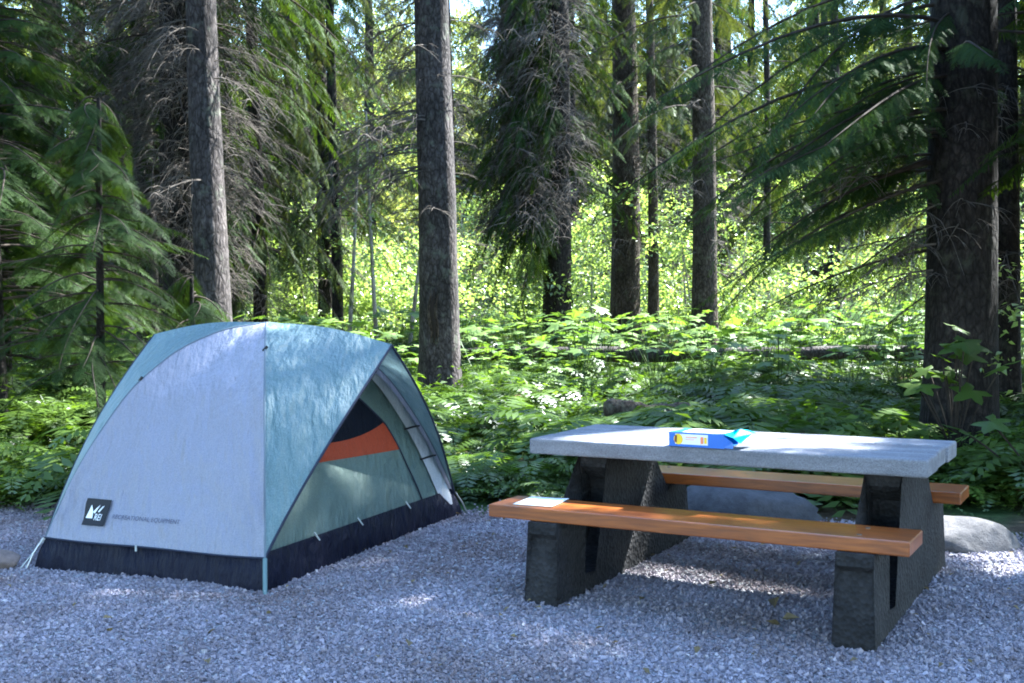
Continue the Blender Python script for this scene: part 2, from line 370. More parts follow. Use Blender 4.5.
# conifers: the ones that stand in the picture
tree('conifer_tree', 'slim leaning grey conifer trunk rising just behind the tent, sunlit down its right edge', -3.68, 14, 19, .215, 'bark_grey',
     [('crown', lambda m, z: crown(m, -3.7, 14, 6.6, 18.5, 'far', 150, cone(3.2, .6), (-.024, 0)), ['fir', 'limb']),
      ('dead_branches', lambda m, z: (dead(m, -3.66, 14, 2.6, 7, 26, .75, (2.0, 4.6), (-.024, 0), .19), dead(m, -3.66, 14, 3, 7, 8, .6, (-1, 1.2), (-.024, 0), .19, STICK), dead(m, -3.68, 14, 4., 7.2, 16, .8, (0, 2*PI), (-.024, 0), .19)), ['deadtwig'])], lean=(-.024, 0))
tree('conifer_tree', 'straight grey conifer trunk between the tent and the picnic table, scarred near its base', -1.09, 17, 22, .30, 'bark_grey',
     [('crown', lambda m, z: crown(m, -1.09, 17, 7.6, 21.5, 'far', 150, cone(3.3, .6)), ['fir', 'limb']),
      ('dead_branches', lambda m, z: (dead(m, -1.09, 17, 3.2, 8, 26, 1.2, (2.3, 4.2), (0, 0), .27), dead(m, -1.09, 17, 2, 6.5, 18, .8, (0, 2*PI), (0, 0), .28, STICK)), ['deadtwig'])])
tree('conifer_tree', 'dark conifer with a tangle of pale drooping dead branches on its left side', 1.07, 26, 24, .33, 'bark_dark',
     [('crown', lambda m, z: (crown(m, 1.07, 26, 4.2, 23, 'hang', 100, cone(2.6, .6), (0, 0), None, gate=False), crown(m, 1.0, 25.9, 3.4, 10.5, 'hang', 130, cone(2.4, 2.2), (0, 0), lambda t: rng.uniform(2.3, 4.6), dip=.4, gate=False)), ['fir', 'limb']),
      ('dead_branches', lambda m, z: dead(m, 1.07, 25.8, 3.6, 10, 190, 1.35, (2.2, 5.2), (0, 0), .4), ['deadtwig'])])
tree('conifer_tree', 'brown conifer trunk beyond the left half of the table, thicker of the pair there', 2.83, 28, 24, .37, 'bark_brown',
     [('crown', lambda m, z: crown(m, 2.83, 28, 6.6, 23.5, 'hang', 100, cone(2.8, .6), gate=False), ['fir_grey', 'limb']),
      ('dead_branches', lambda m, z: dead(m, 2.83, 28, 3, 8.5, 45, 1.1, (-1.2, 4.3), (0, 0), .33), ['deadtwig'])])
tree('conifer_tree', 'slender brown trunk close to the right of the thick brown one beyond the table', 3.45, 27.3, 16, .13, 'bark_brown',
     [('crown', lambda m, z: crown(m, 3.45, 27.3, 5, 15.5, 'hang', 44, cone(1.8, .4), gate=False), ['fir_grey', 'limb']),
      ('dead_branches', lambda m, z: dead(m, 3.45, 27.3, 2, 7, 30, .9, (0, 2*PI), (0, 0), .12), ['deadtwig'])])
tree('conifer_tree', 'brown conifer trunk beyond the middle of the table, half behind the dark fir boughs', 4.3, 25, 23, .275, 'bark_brown',
     [('crown', lambda m, z: crown(m, 4.3, 25, 5.2, 22.5, 'hang', 110, cone(3., .5)), ['fir_grey', 'limb']),
      ('dead_branches', lambda m, z: dead(m, 4.3, 25, 2, 7.5, 34, 1.0, (0, 2*PI), (0, 0), .25), ['deadtwig'])], lean=(.004, 0))
def t6(m, z):
    crown(m, 4.4, 11, 4.9, 21, 'far', 100, cone(3.4, .6))
    for (zz, a, l, dip) in [(2.9, 3.05, 2.6, .05), (3.35, 2.85, 3.0, .1), (3.2, 3.35, 2.8, .02), (3.75, 3.15, 3.3, .12), (4.0, 2.7, 3., .18), (4.15, 3.5, 3.2, .15), (2.55, 2.75, 2.4, .18),
                            (3.9, 3.9, 2.4, .15), (4.4, 3.0, 3.5, .2), (4.5, 3.6, 3., .22), (4.3, 4.1, 2.2, .2), (4.9, 5.0, 1.6, .25), (3.6, 2.4, 2.6, .2), (2.3, 2.3, 2.6, .12), (2.0, 2.5, 2.3, .2), (4.6, 3.3, 3.6, .15), (4.1, 5.8, 2., .2)]:
        crown(m, 4.4, 11, zz, zz+.01, 'fine', 1, lambda t: l, (0, 0), lambda t: a, dip=dip, gate=False)
    crown(m, 4.4, 11, 3.7, 5.8, 'fine', 30, lambda t: 2.9, (0, 0), lambda t: rng.uniform(2.3, 4.6), dip=.15); crown(m, 4.4, 11, 2.6, 3.9, 'fine', 20, lambda t: 2.5, (0, 0), lambda t: rng.uniform(2.5, 3.9), dip=.12, gate=False)
tree('conifer_tree', 'thick dark conifer at the right, behind the far end of the table, boughs reaching left', 4.4, 11, 23, .335, 'bark_dark',
     [('crown', t6, ['fir_blue', 'limb']), ('dead_branches', lambda m, z: (dead(m, 4.4, 11, 1.7, 3.6, 16, .9, (1.9, 3.9), (0, 0), .3), dead(m, 4.4, 11, 1.5, 3.6, 7, .7, (4, 6), (0, 0), .3, STICK)), ['deadtwig'])], flare=.18)
tree('conifer_tree', 'thin dark trunk at the right edge, just behind the thick conifer', 6.22, 14, 17, .135, 'bark_dark',
     [('crown', lambda m, z: (crown(m, 6.22, 14, 4.2, 16.5, 'far', 60, cone(2.3, .4)), crown(m, 6.22, 14, 1.9, 4.4, 'near', 12, lambda t: 2.4, (0, 0), lambda t: rng.uniform(2.3, 4), dip=.1, gate=False)), ['fir', 'limb']),
      ('dead_branches', lambda m, z: dead(m, 6.22, 14, 1.4, 4.5, 22, .9, (1.6, 4.4), (0, 0), .12), ['deadtwig'])])
tree('conifer_tree', 'broad dark trunk wrapped in grey dead twigs, left of the slim leaning trunk', -5.25, 18, 23, .34, 'bark_dark',
     [('crown', lambda m, z: crown(m, -5.25, 18, 5.6, 22.5, 'hang', 150, cone(3.2, .6)), ['fir', 'limb']),
      ('dead_branches', lambda m, z: (dead(m, -5.25, 17.9, 2.6, 8.5, 190, 1.05, (2.4, 7), (0, 0), .3), dead(m, -5.25, 18, 1.2, 3, 16, .8, (2.6, 6.6), (0, 0), .3)), ['deadtwig'])])
tree('conifer_tree', 'dark trunk showing between hemlock boughs near the left edge', -8.15, 20, 22, .29, 'bark_brown',
     [('crown', lambda m, z: crown(m, -8.15, 20, 4.2, 21.5, 'hang', 130, cone(3.2, .6), gate=False), ['fir', 'limb']),
      ('dead_branches', lambda m, z: dead(m, -8.15, 20, 3.4, 8, 90, 1.2, (3.6, 7), (0, 0), .3), ['deadtwig'])])
tree('conifer_tree', 'thin dark trunk with hanging grey green boughs, right of the slim leaning trunk', -4.95, 22, 19, .13, 'bark_dark',
     [('crown', lambda m, z: (crown(m, -4.95, 22, 2.0, 9.5, 'hang', 62, cone(2.2, 2.0), gate=False, dip=.25), crown(m, -4.95, 22, 9, 18.5, 'hang', 44, cone(2.2, .4), gate=False)), ['fir_grey', 'limb']),
      ('dead_branches', lambda m, z: dead(m, -4.95, 22, 1.5, 6, 30, .8, (0, 2*PI), (0, 0), .12), ['deadtwig'])])
tree('conifer_tree', 'conifer with grey green hanging boughs standing left of the pale gap in the trees', -3.9, 25, 18, .12, 'bark_dark',
     [('crown', lambda m, z: (crown(m, -3.9, 25, 3.2, 10, 'hang', 56, cone(1.7, 1.9), gate=False, dip=.3), crown(m, -3.9, 25, 9.5, 17.5, 'hang', 36, cone(1.9, .4), gate=False)), ['fir_grey', 'limb'])])
# young hemlocks on the left
def young(label, x, y, h, n, l0, r=.035, z0=.5, kind='near'):
    tree('young_hemlock', label, x, y, h, r, 'bark_dark',
         [('crown', lambda m, z: crown(m, x, y, z+z0, z+h*.97, kind, n, cone(l0, .35), gate=False, dip=.05), ['fir_blue', 'limb'])], group='young hemlocks in the shade on the left', flare=.1)
young('young hemlock with layered green boughs directly left of the tent top', -3.92, 10.6, 3.6, 80, 1.35, z0=.95)
young('tall young hemlock filling the upper left corner with dark boughs', -5.6, 12.2, 7.5, 150, 2.2, .06, 1.1)
young('small hemlock with low boughs behind the left corner of the tent', -3.3, 11.6, 2.0, 36, .95, z0=.5)
young('dark young hemlock at the left edge behind the tent', -6.6, 14.2, 8., 150, 2.3, .07, .8)
young('tall hemlock at the left edge, behind the other young hemlocks', -7.0, 15.4, 10., 170, 2.1, .07, 1.7)
for x, y, h, z0 in [(-7.3, 15.2, 14, 1.6), (-4.4, 26.5, 20, 3.), (-8.2, 28, 20, 1.8), (-7.0, 22.5, 18, 1.8), (-10.5, 30, 20, 1.8), (-6.3, 19.3, 16, 3.), (-10.5, 19, 20, 2.5), (-9.2, 24, 22, 2.2), (-6.6, 26, 22, 2.4), (-12.5, 25, 22, 1.6), (-5.9, 31, 20, 2.6)]:
    tree('conifer_tree', 'dark conifer in the dense stand behind the trees at the left', x, y, h, .18, 'bark_dark',
         [('crown', (lambda x, y, h, z0: lambda m, z: crown(m, x, y, z+z0, h*.97, 'hang', 130, cone(2.5, .5), gate=False))(x, y, h, z0), ['fir', 'limb']),
          ('dead_branches', (lambda x, y, z0: lambda m, z: dead(m, x, y, z0*.6+z, z0+5, 50, 1.1, (0, 2*PI), (0, 0), .2))(x, y, z0), ['deadtwig'])], group='dense stand at the left')
for x, y, h, z0 in [(7.4, 19.5, 15, 2.2), (9.4, 24, 20, 2.5), (6.6, 29, 20, 3.2)]:
    tree('conifer_tree', 'conifer with thin drooping boughs in the gap between the table and the thick conifer', x, y, h, .09, 'bark_dark',
         [('crown', (lambda x, y, h, z0: lambda m, z: crown(m, x, y, z+z0, h*.97, 'hang', 80, cone(2.6, .5)))(x, y, h, z0), ['fir_grey', 'limb'])], group='conifers in the gap at the right')
far_src = []
for k, (x, y, h, z0) in enumerate([(-6.2, 35, 18, 4.), (2.2, 40, 19, 4.5), (6.4, 46, 18, 4.)]):
    lb = 'tall conifer far behind the clearing, its hanging boughs closing the gap in the treetops'
    far_src.append(tree('conifer_tree', lb, x, y, h, .22, 'bark_dark', [('crown', (lambda x, y, h, z0: lambda m, z: crown(m, x, y, z+z0, h*.97, 'hang', 110, cone(3.0, 1.3), gate=False))(x, y, h, z0), ['fir_grey' if k else 'fir', 'limb']),
        ('dead_branches', (lambda x, y, z0: lambda m, z: dead(m, x, y, 2+z, z0+4, 50, 1.3, (0, 2*PI), (0, 0), .2))(x, y, z0), ['deadtwig'])], group='far conifers behind the clearing'))
for k, (x, y, a, s_) in enumerate([(1.25, 42, 1., 1.05), (3.6, 46, 2., 1.1), (8.4, 45, .5, 1.), (10.4, 48, 3., 1.1), (12.9, 46, 4., 1.), (15.6, 47, 5., 1.1), (19.2, 45, 1.5, 1.05), (-7.6, 39, 2.5, 1.), (-9.8, 33, .8, .95), (-11.8, 38, 3.6, 1.), (-2.6, 47, 3.9, 1.2), (7.6, 46, 2.2, 1.2), (13, 48, 1., 1.25), (-6.2, 50, .3, 1.25), (1.6, 50, 4.4, 1.25), (4.6, 44, 5.2, 1.15), (-14, 46, 2., 1.2), (17, 42, 3.1, 1.1), (-.3, 55, 1.2, 1.3), (-3.9, 54, 2.9, 1.3), (10, 52, .4, 1.3), (4.8, 56, 5., 1.35), (7.9, 54, 2.4, 1.2), (13.9, 52, 4.1, 1.25), (11.2, 58, .9, 1.3), (-9.2, 44, 1.9, 1.15), (2.6, 60, 3.3, 1.35), (9.8, 34, 1.1, .9), (12.8, 36, 2.6, .95), (15.6, 34, 4.3, .9), (6.9, 39, 5.1, .95), (17.5, 39, .8, 1.)]):
    src = far_src[k % 3]; c = src.copy(); col.objects.link(c); c.location = (x, y, float(zt(x, y))); c.rotation_euler[2] = a; c.scale = (s_,)*3
    for ch in list(src.children): q = ch.copy(); col.objects.link(q); q.parent = c; q.matrix_parent_inverse = ch.matrix_parent_inverse.copy()
# unseen conifers added to the right so that their crowns shade the pad
for k, (x, y, h, r, lb) in enumerate([(8.6, 9.2, 22, .3, 'tall conifer standing right of the picture, level with the picnic table, added for shade'),
                                      (7.2, 13.3, 20, .24, 'tall conifer outside the picture beyond the right edge, added for shade'),
                                      (11.8, 13.5, 24, .3, 'broad conifer outside the picture, farthest to the right, added for shade'),
                                      (10.4, 6.2, 19, .28, 'conifer outside the picture, nearest on the right, added for shade'),
                                      (6.9, 7.2, 15, .2, 'smaller conifer outside the picture beside the right end of the table, added for shade'),
                                      (9.2, 18.5, 22, .3, 'conifer outside the picture behind the thin trunk at the right, added for shade'),
                                      (9.3, 11.7, 21, .24, 'conifer outside the picture in the middle of the stand at the right, added for shade'), (12.6, 10.2, 23, .28, 'conifer outside the picture on the right, behind the nearest two, added for shade'),
     (8.1, 16.0, 18, .2, 'slim conifer outside the picture behind the stand at the right, added for shade'), (7.0, 10.4, 17, .18, 'slim conifer just outside the right edge of the picture, added for shade'), (6.9, 8.4, 16, .15, 'young conifer outside the picture between the table and the stand at the right, added for shade'), (9.6, 8.0, 18, .2, 'slim conifer outside the picture in front of the stand at the right, added for shade'), (13.5, 15.5, 24, .3, 'tallest conifer outside the picture at the far right, added for shade'),
     (-9.5, 8.5, 20, .3, 'conifer outside the picture to the left of the tent')]):
    tree('conifer_tree', lb, x, y, h, r, 'bark_dark', [('crown', (lambda x, y, h: lambda m, z: crown(m, x, y, 3.6 if x > 0 else 4.5, h*.97, 'far', 270 if x > 0 else 120, cone(3.7, .7)))(x, y, h), ['fir', 'limb'])])

# more unseen conifers added behind and beside the camera to cut skylight on the pad: copies of one of the above
src = [o for o in col.objects if o.get('label', '').startswith('conifer outside the picture, nearest on the right, added for shade')][0]
for x, y, a, sc_, lb in [(-4.5, -4.5, 1., 1., 'conifer behind the viewpoint, to the left, added for shade'), (.5, -6.5, 2., 1.05, 'conifer straight behind the viewpoint, added for shade'), (5.2, -4., 3., 1., 'conifer behind the viewpoint, to the right, added for shade'),
                    (-8.5, .5, 4., 1.1, 'conifer left of the viewpoint, added for shade'), (-7.8, 5., 5.2, .95, 'conifer outside the picture level with the tent, added for shade'), (8.6, 1.2, .6, 1.05, 'conifer right of the viewpoint, added for shade'), (-2., -10, .2, 1.15, 'conifer far behind the viewpoint, added for shade'), (-12, 9, 2.6, 1.1, 'conifer far out to the left, added for shade')]:
    c = src.copy(); col.objects.link(c); c.location = (x, y, float(zt(x, y))); c.rotation_euler[2] = a; c.scale = (sc_,)*3; c['label'] = lb
    for ch in list(src.children): q = ch.copy(); col.objects.link(q); q.parent = c; q.matrix_parent_inverse = ch.matrix_parent_inverse.copy()
# wound on the middle trunk: a strip of exposed darker wood standing just proud of the bark is left to the split scar
mb = MB()
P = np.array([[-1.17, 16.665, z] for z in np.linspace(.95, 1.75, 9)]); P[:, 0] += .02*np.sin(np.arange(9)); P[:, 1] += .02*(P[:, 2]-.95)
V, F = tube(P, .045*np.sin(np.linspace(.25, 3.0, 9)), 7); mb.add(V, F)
for sx in (-.05, .05):
    Q = P + np.array([sx, -.005, 0]); V, F = tube(Q, .028*np.sin(np.linspace(.2, 3., 9)), 7); mb.add(V, F, 1)
mid = [o for o in col.objects if o.get('label', '').startswith('straight grey conifer')][0]
keep(mb.build('bark_scar', [pmat('scar_dark', (.02, .014, .01), .95), M['bark_brown']], smooth=True), mid)

# ------------------------------------------------------------------ undergrowth templates
def fern_tpl(nf=9, L=.62, npin=15):
    VV = []; FF = []; RR = []; n = 0
    for i in range(nf):
        a = 2*PI*i/nf + rng.uniform(-.3, .3); l = L*rng.uniform(.7, 1.15); rise = rng.uniform(.45, .95); r0 = rng.random()
        def pt(t): return np.array([l*t*math.cos(rise*.9)*1.05, 0, l*(math.sin(rise)*1.15*t - .75*t*t*t*.9)])
        ca, sa = math.cos(a), math.sin(a); R = np.array([[ca, -sa, 0], [sa, ca, 0], [0, 0, 1.]])
        V = []; F = []
        for k in range(npin):
            t = .2 + .8*k/npin; p = pt(t); d = pt(min(1, t+.04))-pt(t); d /= np.linalg.norm(d)
            w = l*.27*math.sin(min(1., (1-t)*1.35+.04)*PI/2)*(.55+.9*min(t, .5))
            for sd in (-1, 1):
                tip = p + np.array([.25*w, sd*w, -.18*w]) + rng.normal(0, .004, 3); hw = d*.5*l*.8/npin*.9
                m1 = p + (tip-p)*.4
                b = len(V); V += [p-hw*.3, m1-hw*.75, tip, m1+hw*.95]; F.append([b, b+1, b+2, b+3])
        b = len(V); V += [pt(0), pt(.5)+[0, .004, 0], pt(1), pt(.5)-[0, .004, 0]]; F.append([b, b+1, b+2, b+3])
        VV.append(np.array(V) @ R.T); FF.append(np.array(F)+n); n += len(V); RR.append(np.full(len(F), r0))
    return np.concatenate(VV), np.concatenate(FF)
FERN = [fern_tpl(rng.integers(7, 11)) for _ in range(5)]
def leafquad(L=1., W=.5, fold=.12, seg=1):
    """pointed leaf of two halves folded at the midrib"""
    if seg == 1:
        V = np.array([[0, 0, 0], [.35*L, W/2, fold*W], [L, 0, -.12*L], [.35*L, -W/2, fold*W]]); return V, np.array([[0, 1, 2, 3]])
    V = np.array([[0, 0, 0], [.25*L, W*.42, fold*W], [.6*L, W*.42, fold*W*.7], [L, 0, -.18*L], [.25*L, -W*.42, fold*W], [.6*L, -W*.42, fold*W*.7], [.25*L, 0, 0], [.6*L, 0, -.04*L]])
    F3 = np.array([[0, 6, 1, 1], [6, 7, 2, 1], [7, 3, 2, 2], [0, 4, 6, 6], [6, 4, 5, 7], [7, 5, 3, 3]])
    return V, F3
def bushleaf_tpl(n=34, R=.35, H=.5, lmin=.05, lmax=.11, wr=.6, stems=0):
    """low leafy herb: leaves spread through a small dome, plus stalks"""
    VV = []; FF = []; k = 0; LV, LF = leafquad(1, wr)
    for i in range(n):
        a = rng.uniform(0, 2*PI); r = R*math.sqrt(rng.random()); z = H*rng.uniform(.25, 1)*(1-.5*(r/R)**2); l = rng.uniform(lmin, lmax)
        ax = np.array([math.cos(a)+rng.normal(0, .4), math.sin(a)+rng.normal(0, .4), rng.uniform(-.35, .3)])
        Rm = frames(ax[None], np.array([rng.normal(0, .25), rng.normal(0, .25), 1]))[0]*l
        VV.append(LV @ Rm.T + [r*math.cos(a), r*math.sin(a), z]); FF.append(LF+k); k += len(LV)
    for i in range(stems):
        a = rng.uniform(0, 2*PI); r = R*.6*rng.random(); b = np.array([r*math.cos(a), r*math.sin(a), H*.8])
        VV.append(np.array([[0, 0, 0], [.006, 0, 0], b+[.006, 0, 0], b])); FF.append(np.array([[0, 1, 2, 3]])+k); k += 4
    return np.concatenate(VV), np.concatenate(FF)
HERB = [bushleaf_tpl() for _ in range(5)]
def compound_tpl(nf=7, L=.5, nl=6, ll=.11):
    """arching stems with pairs of pointed leaflets"""
    VV = []; FF = []; k = 0; LV, LF = leafquad(1, .42)
    for i in range(nf):
        a = 2*PI*i/nf+rng.uniform(-.4, .4); l = L*rng.uniform(.7, 1.2); rise = rng.uniform(.6, 1.2)
        ca, sa = math.cos(a), math.sin(a); Rz = np.array([[ca, -sa, 0], [sa, ca, 0], [0, 0, 1.]])
        pt = lambda t: np.array([l*t*math.cos(rise)*1.2, 0, l*(math.sin(rise)*1.2*t-.5*t*t)])
        V = [pt(0), pt(.5)+[0, .004, 0], pt(1), pt(.5)-[0, .004, 0]]; VV.append(np.array(V) @ Rz.T); FF.append(np.array([[0, 1, 2, 3]])+k); k += 4
        for q in range(nl):
            t = .35+.65*q/nl
            for sd in (-1, 1):
                ax = np.array([.45, sd, rng.uniform(-.25, .1)]); Rm = frames(ax[None], (0, 0, 1))[0]*ll*rng.uniform(.75, 1.1)*(1.1-.4*t)
                VV.append((LV @ Rm.T + pt(t)) @ Rz.T); FF.append(LF+k); k += len(LV)
    return np.concatenate(VV), np.concatenate(FF)
COMP = [compound_tpl() for _ in range(4)]
def lobed_leaf(n=5, R=1.):
    """palmate leaf, rim fan around the stalk end"""
    pts = []; 
    for i in range(n):
        a = (i-(n-1)/2)*math.radians(62); L = R*(1-.13*abs(i-(n-1)/2))
        for da, rr in ((-.42, .52), (-.2, .78), (0, 1), (.2, .78)):
            pts.append((a+da*1.1, rr*L))
    pts.append((pts[-1][0]+.3, .5*R))
    V = [[0, 0, 0]] + [[r*math.cos(a), r*math.sin(a), -.16*r*r - .05*abs(math.sin(a*2.9))] for a, r in pts]
    F = [[0, i, i+1] for i in range(1, len(V)-1)]
    return np.array(V), np.array(F)
LOB = lobed_leaf()
def bigplant_tpl(n=8, H=.7, R=.4, ls=.14):
    VV = []; FF = []; k = 0; SV = []; SF = []; sk = 0
    for i in range(n):
        a = 2*PI*i/n*1.7+rng.uniform(-.4, .4); r = R*rng.uniform(.3, 1); z = H*rng.uniform(.55, 1.1); l = ls*rng.uniform(.7, 1.25)
        ax = np.array([math.cos(a), math.sin(a), rng.uniform(-.35, .15)]); Rm = frames(ax[None], np.array([rng.normal(0, .2), rng.normal(0, .2), 1]))[0]*l
        c = np.array([r*math.cos(a), r*math.sin(a), z])
        VV.append(LOB[0] @ Rm.T + c); FF.append(LOB[1]+k); k += len(LOB[0])
        q = np.linspace(0, 1, 4)[:, None]; V, F = tube(c*q*[1, 1, 1]+np.array([0, 0, 1])*0*q, .004, 3); SV.append(V); SF.append(F+sk); sk += len(V)
    return np.concatenate(VV), np.concatenate(FF), np.concatenate(SV), np.concatenate(SF)
BIG = [bigplant_tpl() for _ in range(4)]

def rotz(a, s):
    c, n = np.cos(a), np.sin(a); o = np.zeros_like(a)
    return np.stack([c, -n, o, n, c, o, o, o, o+1], -1).reshape(-1, 3, 3)*s[:, None, None]
TENT = np.array([-1.53, 6.97])
def scatter(n, y0, y1, pw=1.6, w0=1.2, off=.15):
    y = y0+(y1-y0)*rng.random(n)**pw; x = (rng.random(n)-.5)*2*(.47*y+w0)
    ok = (y > edge_y(x)+off) & (np.hypot(x-TENT[0], y-TENT[1]) > 1.9) & ~((abs(x-1.6) < .75) & (y < 8.4)) & ~((abs(x-2.75) < .5) & (y < 7.15))
    ok &= ~((x > -.12*y) & (x < -.02*y) & (y > 14.5) & (y < 17.3))
    return x[ok], y[ok]
def patchy(x, y, s=.6, seed=0, lo=0): return np.sin(s*x+seed)*np.sin(s*1.3*y+2*seed)+.5*np.sin(2.3*s*x-1.7*s*y+seed) > lo
def mound(x, y): return np.clip(.85+.55*np.sin(1.15*x+.5*y+1)*np.sin(.9*y-.4*x)+.3*np.sin(2.7*x-1.9*y), .3, 1.8)
def strew(name, tpls, n, y0, y1, m, smin, smax, label, cat, seed=None, pw=1.5, off=.15, lo=0):
    mb = MB(); x, y = scatter(n, y0, y1, pw, off=off)
    if seed is not None: k = patchy(x, y, .6, seed, lo); x, y = x[k], y[k]
    z = zt(x, y)
    for i, t in enumerate(tpls):
        s = slice(i, None, len(tpls)); k = len(x[s])
        mb.inst(t[0], t[1], rotz(rng.uniform(0, 6.28, k), np.minimum(rng.uniform(smin, smax, k)*(mound(x[s], y[s]) if off > 0 else 1), 2.2 if tpls is FERN else 1.45)), np.stack([x[s], y[s], z[s]], -1))
    return tag(mb.build(name, M[m]), label, cat, kind='stuff')
strew('fern_undergrowth', FERN, 2500, 7.9, 27, 'fern', .9, 1.8, 'green ferns covering the forest floor behind the table', 'ferns', pw=1.3)
strew('leafy_undergrowth', HERB, 2400, 7.6, 30, 'broad', .5, 1.5, 'low leafy herbs growing between the ferns', 'undergrowth', 2., off=.05, pw=1.3, lo=-.2)
strew('leaflet_undergrowth', COMP, 900, 7.8, 22, 'broad', .6, 1.3, 'light green plants with paired leaflets at the gravel edge', 'undergrowth', 1.3, pw=1.6)
strew('dark_groundcover', HERB, 900, 7.3, 9.6, 'fern', .25, .5, 'tiny leafy plants creeping over the gravel edge', 'ground cover', off=-.12, pw=1.)
strew('dead_fronds', FERN, 260, 7.9, 20, 'moss', .6, 1.1, 'withered brown fern fronds among the green ones', 'dead fronds', pw=1.3)
mb = MB(); x, y = scatter(330, 15.5, 26, 1.); z = zt(x, y)+.15
for i, t in enumerate(BIG):
    s = slice(i, None, 4); k = len(x[s]); R = rotz(rng.uniform(0, 6.28, k), rng.uniform(.9, 1.5, k)); T = np.stack([x[s], y[s], z[s]], -1)
    mb.inst(t[0], t[1], R, T); mb.inst(t[2], t[3], R, T, 1)
tag(mb.build('large_leaved_undergrowth', [M['bigleaf'], M['fern']]), 'broad flat leaves catching the sun behind the ferns', 'undergrowth', kind='stuff')

# tall sunlit thicket and the wood beyond
def leafcloud(mb, c, R, n, lmin, lmax, wr=.6, mi=0, upb=.8):
    LV, LF = leafquad(1, wr); d = rng.normal(size=(n, 3)); d /= np.linalg.norm(d, axis=1, keepdims=True)
    P = np.array(c)+d*(rng.random(n)**.5)[:, None]*np.array(R)
    ax = rng.normal(size=(n, 3))*[1, 1, .5]+[0, 0, -.15]; up = rng.normal(0, .45, (n, 3))+[0, 0, upb]
    x = ax/np.linalg.norm(ax, axis=1, keepdims=True); yv = np.cross(up, x); yv /= np.linalg.norm(yv, axis=1, keepdims=True)+1e-9
    Rm = np.stack([x, yv, np.cross(x, yv)], -1)*rng.uniform(lmin, lmax, n)[:, None, None]
    mb.inst(LV, LF, Rm, P, mi)
mb = MB()
for i in range(420):
    y = rng.uniform(26, 42); x = rng.uniform(-.55, .55)*y
    if np.sin(.75*x+.3*y+2.2)+.6*np.sin(1.7*x-.9*y) < -.15 and rng.random() < .8: continue
    z = float(zt(x, y)); h = rng.uniform(1.2, 4.0)+(y-26)*.13
    if -4.9 < x*30/y < -2.4: h *= .75
    if x*30/y > 3.2 and rng.random() < .35: continue
    if x*30/y < -5.6 and rng.random() < .6: continue
    for q in range(7):
        leafcloud(mb, (x+rng.normal(0, .55), y+rng.normal(0, .55), z+h*rng.uniform(.1, 1)), (.6, .6, .38), 95, .06, .16, .65)
    a = rng.uniform(-.25, .25); q = np.linspace(0, 1, 5)[:, None]
    V, F = tube(np.array([x, y, z])+q*np.array([a*h, 0, h]), .025*(1-q[:, 0])+.006, 5); mb.add(V, F, 1)
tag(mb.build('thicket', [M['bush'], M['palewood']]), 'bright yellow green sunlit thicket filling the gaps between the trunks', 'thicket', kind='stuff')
mb = MB()
for i in range(330):
    y = rng.uniform(56, 110); x = rng.uniform(-.62, .62)*y; z = float(zt(x, y)); h = rng.uniform(10, 20)
    if rng.random() < .6:
        for q in range(11):
            t = q/11; r = (1-t)*h*.2+.3
            leafcloud(mb, (x, y, z+h*(.12+.85*t)), (r, r, h*.06), 110, .25, .5, .45)
    else:
        for q in range(9):
            leafcloud(mb, (x+rng.normal(0, 1.3), y+rng.normal(0, 1.3), z+h*rng.uniform(.15, .8)), (1.5, 1.5, 1.1), 120, .22, .42)
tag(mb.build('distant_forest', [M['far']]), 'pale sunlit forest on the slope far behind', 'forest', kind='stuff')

# thin pale saplings in the thicket
for i, (x, y, h, l, lb) in enumerate([(-3.55, 24, 5.2, (.07, 0), 'pale thin sapling leaning right above the tent ridge'), (-2.95, 24.5, 5.6, (-.03, 0), 'upright pale sapling between the tent and the middle trunk'),
                                 (-2.35, 25, 4.6, (.12, 0), 'thin sapling leaning right beside the middle trunk')]):
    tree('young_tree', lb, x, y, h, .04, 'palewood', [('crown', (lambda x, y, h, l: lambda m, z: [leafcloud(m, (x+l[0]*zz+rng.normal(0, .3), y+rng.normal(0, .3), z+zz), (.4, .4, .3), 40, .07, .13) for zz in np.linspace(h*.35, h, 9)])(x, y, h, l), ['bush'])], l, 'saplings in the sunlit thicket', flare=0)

# individual ferns and plants near the gravel
plants = [('fern', 'large fern with arching fronds right of the tent, at its rear corner', .05, 8.75, 1.15, 'FERN', 'fern'),
          ('fern', 'bright fern at the gravel edge behind the left end of the bench', .35, 8.35, .8, 'FERN', 'fern'),
          ('fern', 'fern behind the left edge of the tent', -3.75, 9.3, .95, 'FERN', 'fern'),
          ('fern', 'fern at the left edge of the picture beyond the gravel', -4.35, 9.4, 1.05, 'FERN', 'fern'),
          ('fern', 'fern beside the dark boulder behind the table', 2.45, 8.55, .8, 'FERN', 'fern'),
          ('leafy_plant', 'plant with paired pointed leaflets beside the door side of the tent', -.05, 8.25, .9, 'COMP', 'broad'),
          ('leafy_plant', 'tall plant with paired leaflets at the foot of the middle trunk', -.95, 14.2, 1.7, 'COMP', 'broad'),
          ('leafy_plant', 'low plant with paired leaflets left of the pale flat rock', 2.75, 7.6, .7, 'COMP', 'broad'),
          ('leafy_plant', 'yellow green leafy plant at the far left edge of the picture', -4.25, 8.75, 1., 'COMP', 'bush')]
for nm, lb, x, y, s, tp, m in plants:
    t = (FERN if tp == 'FERN' else COMP)[rng.integers(4)]; mb = MB()
    mb.inst(t[0], t[1], rotz(rng.uniform(0, 6, 1), np.array([1.*s])), np.zeros((1, 3)))
    o = mb.build(nm, M[m]); o.location = (x, y, float(zt(x, y))); tag(o, lb, nm.replace('leafy_', ''), 'plants along the gravel edge')
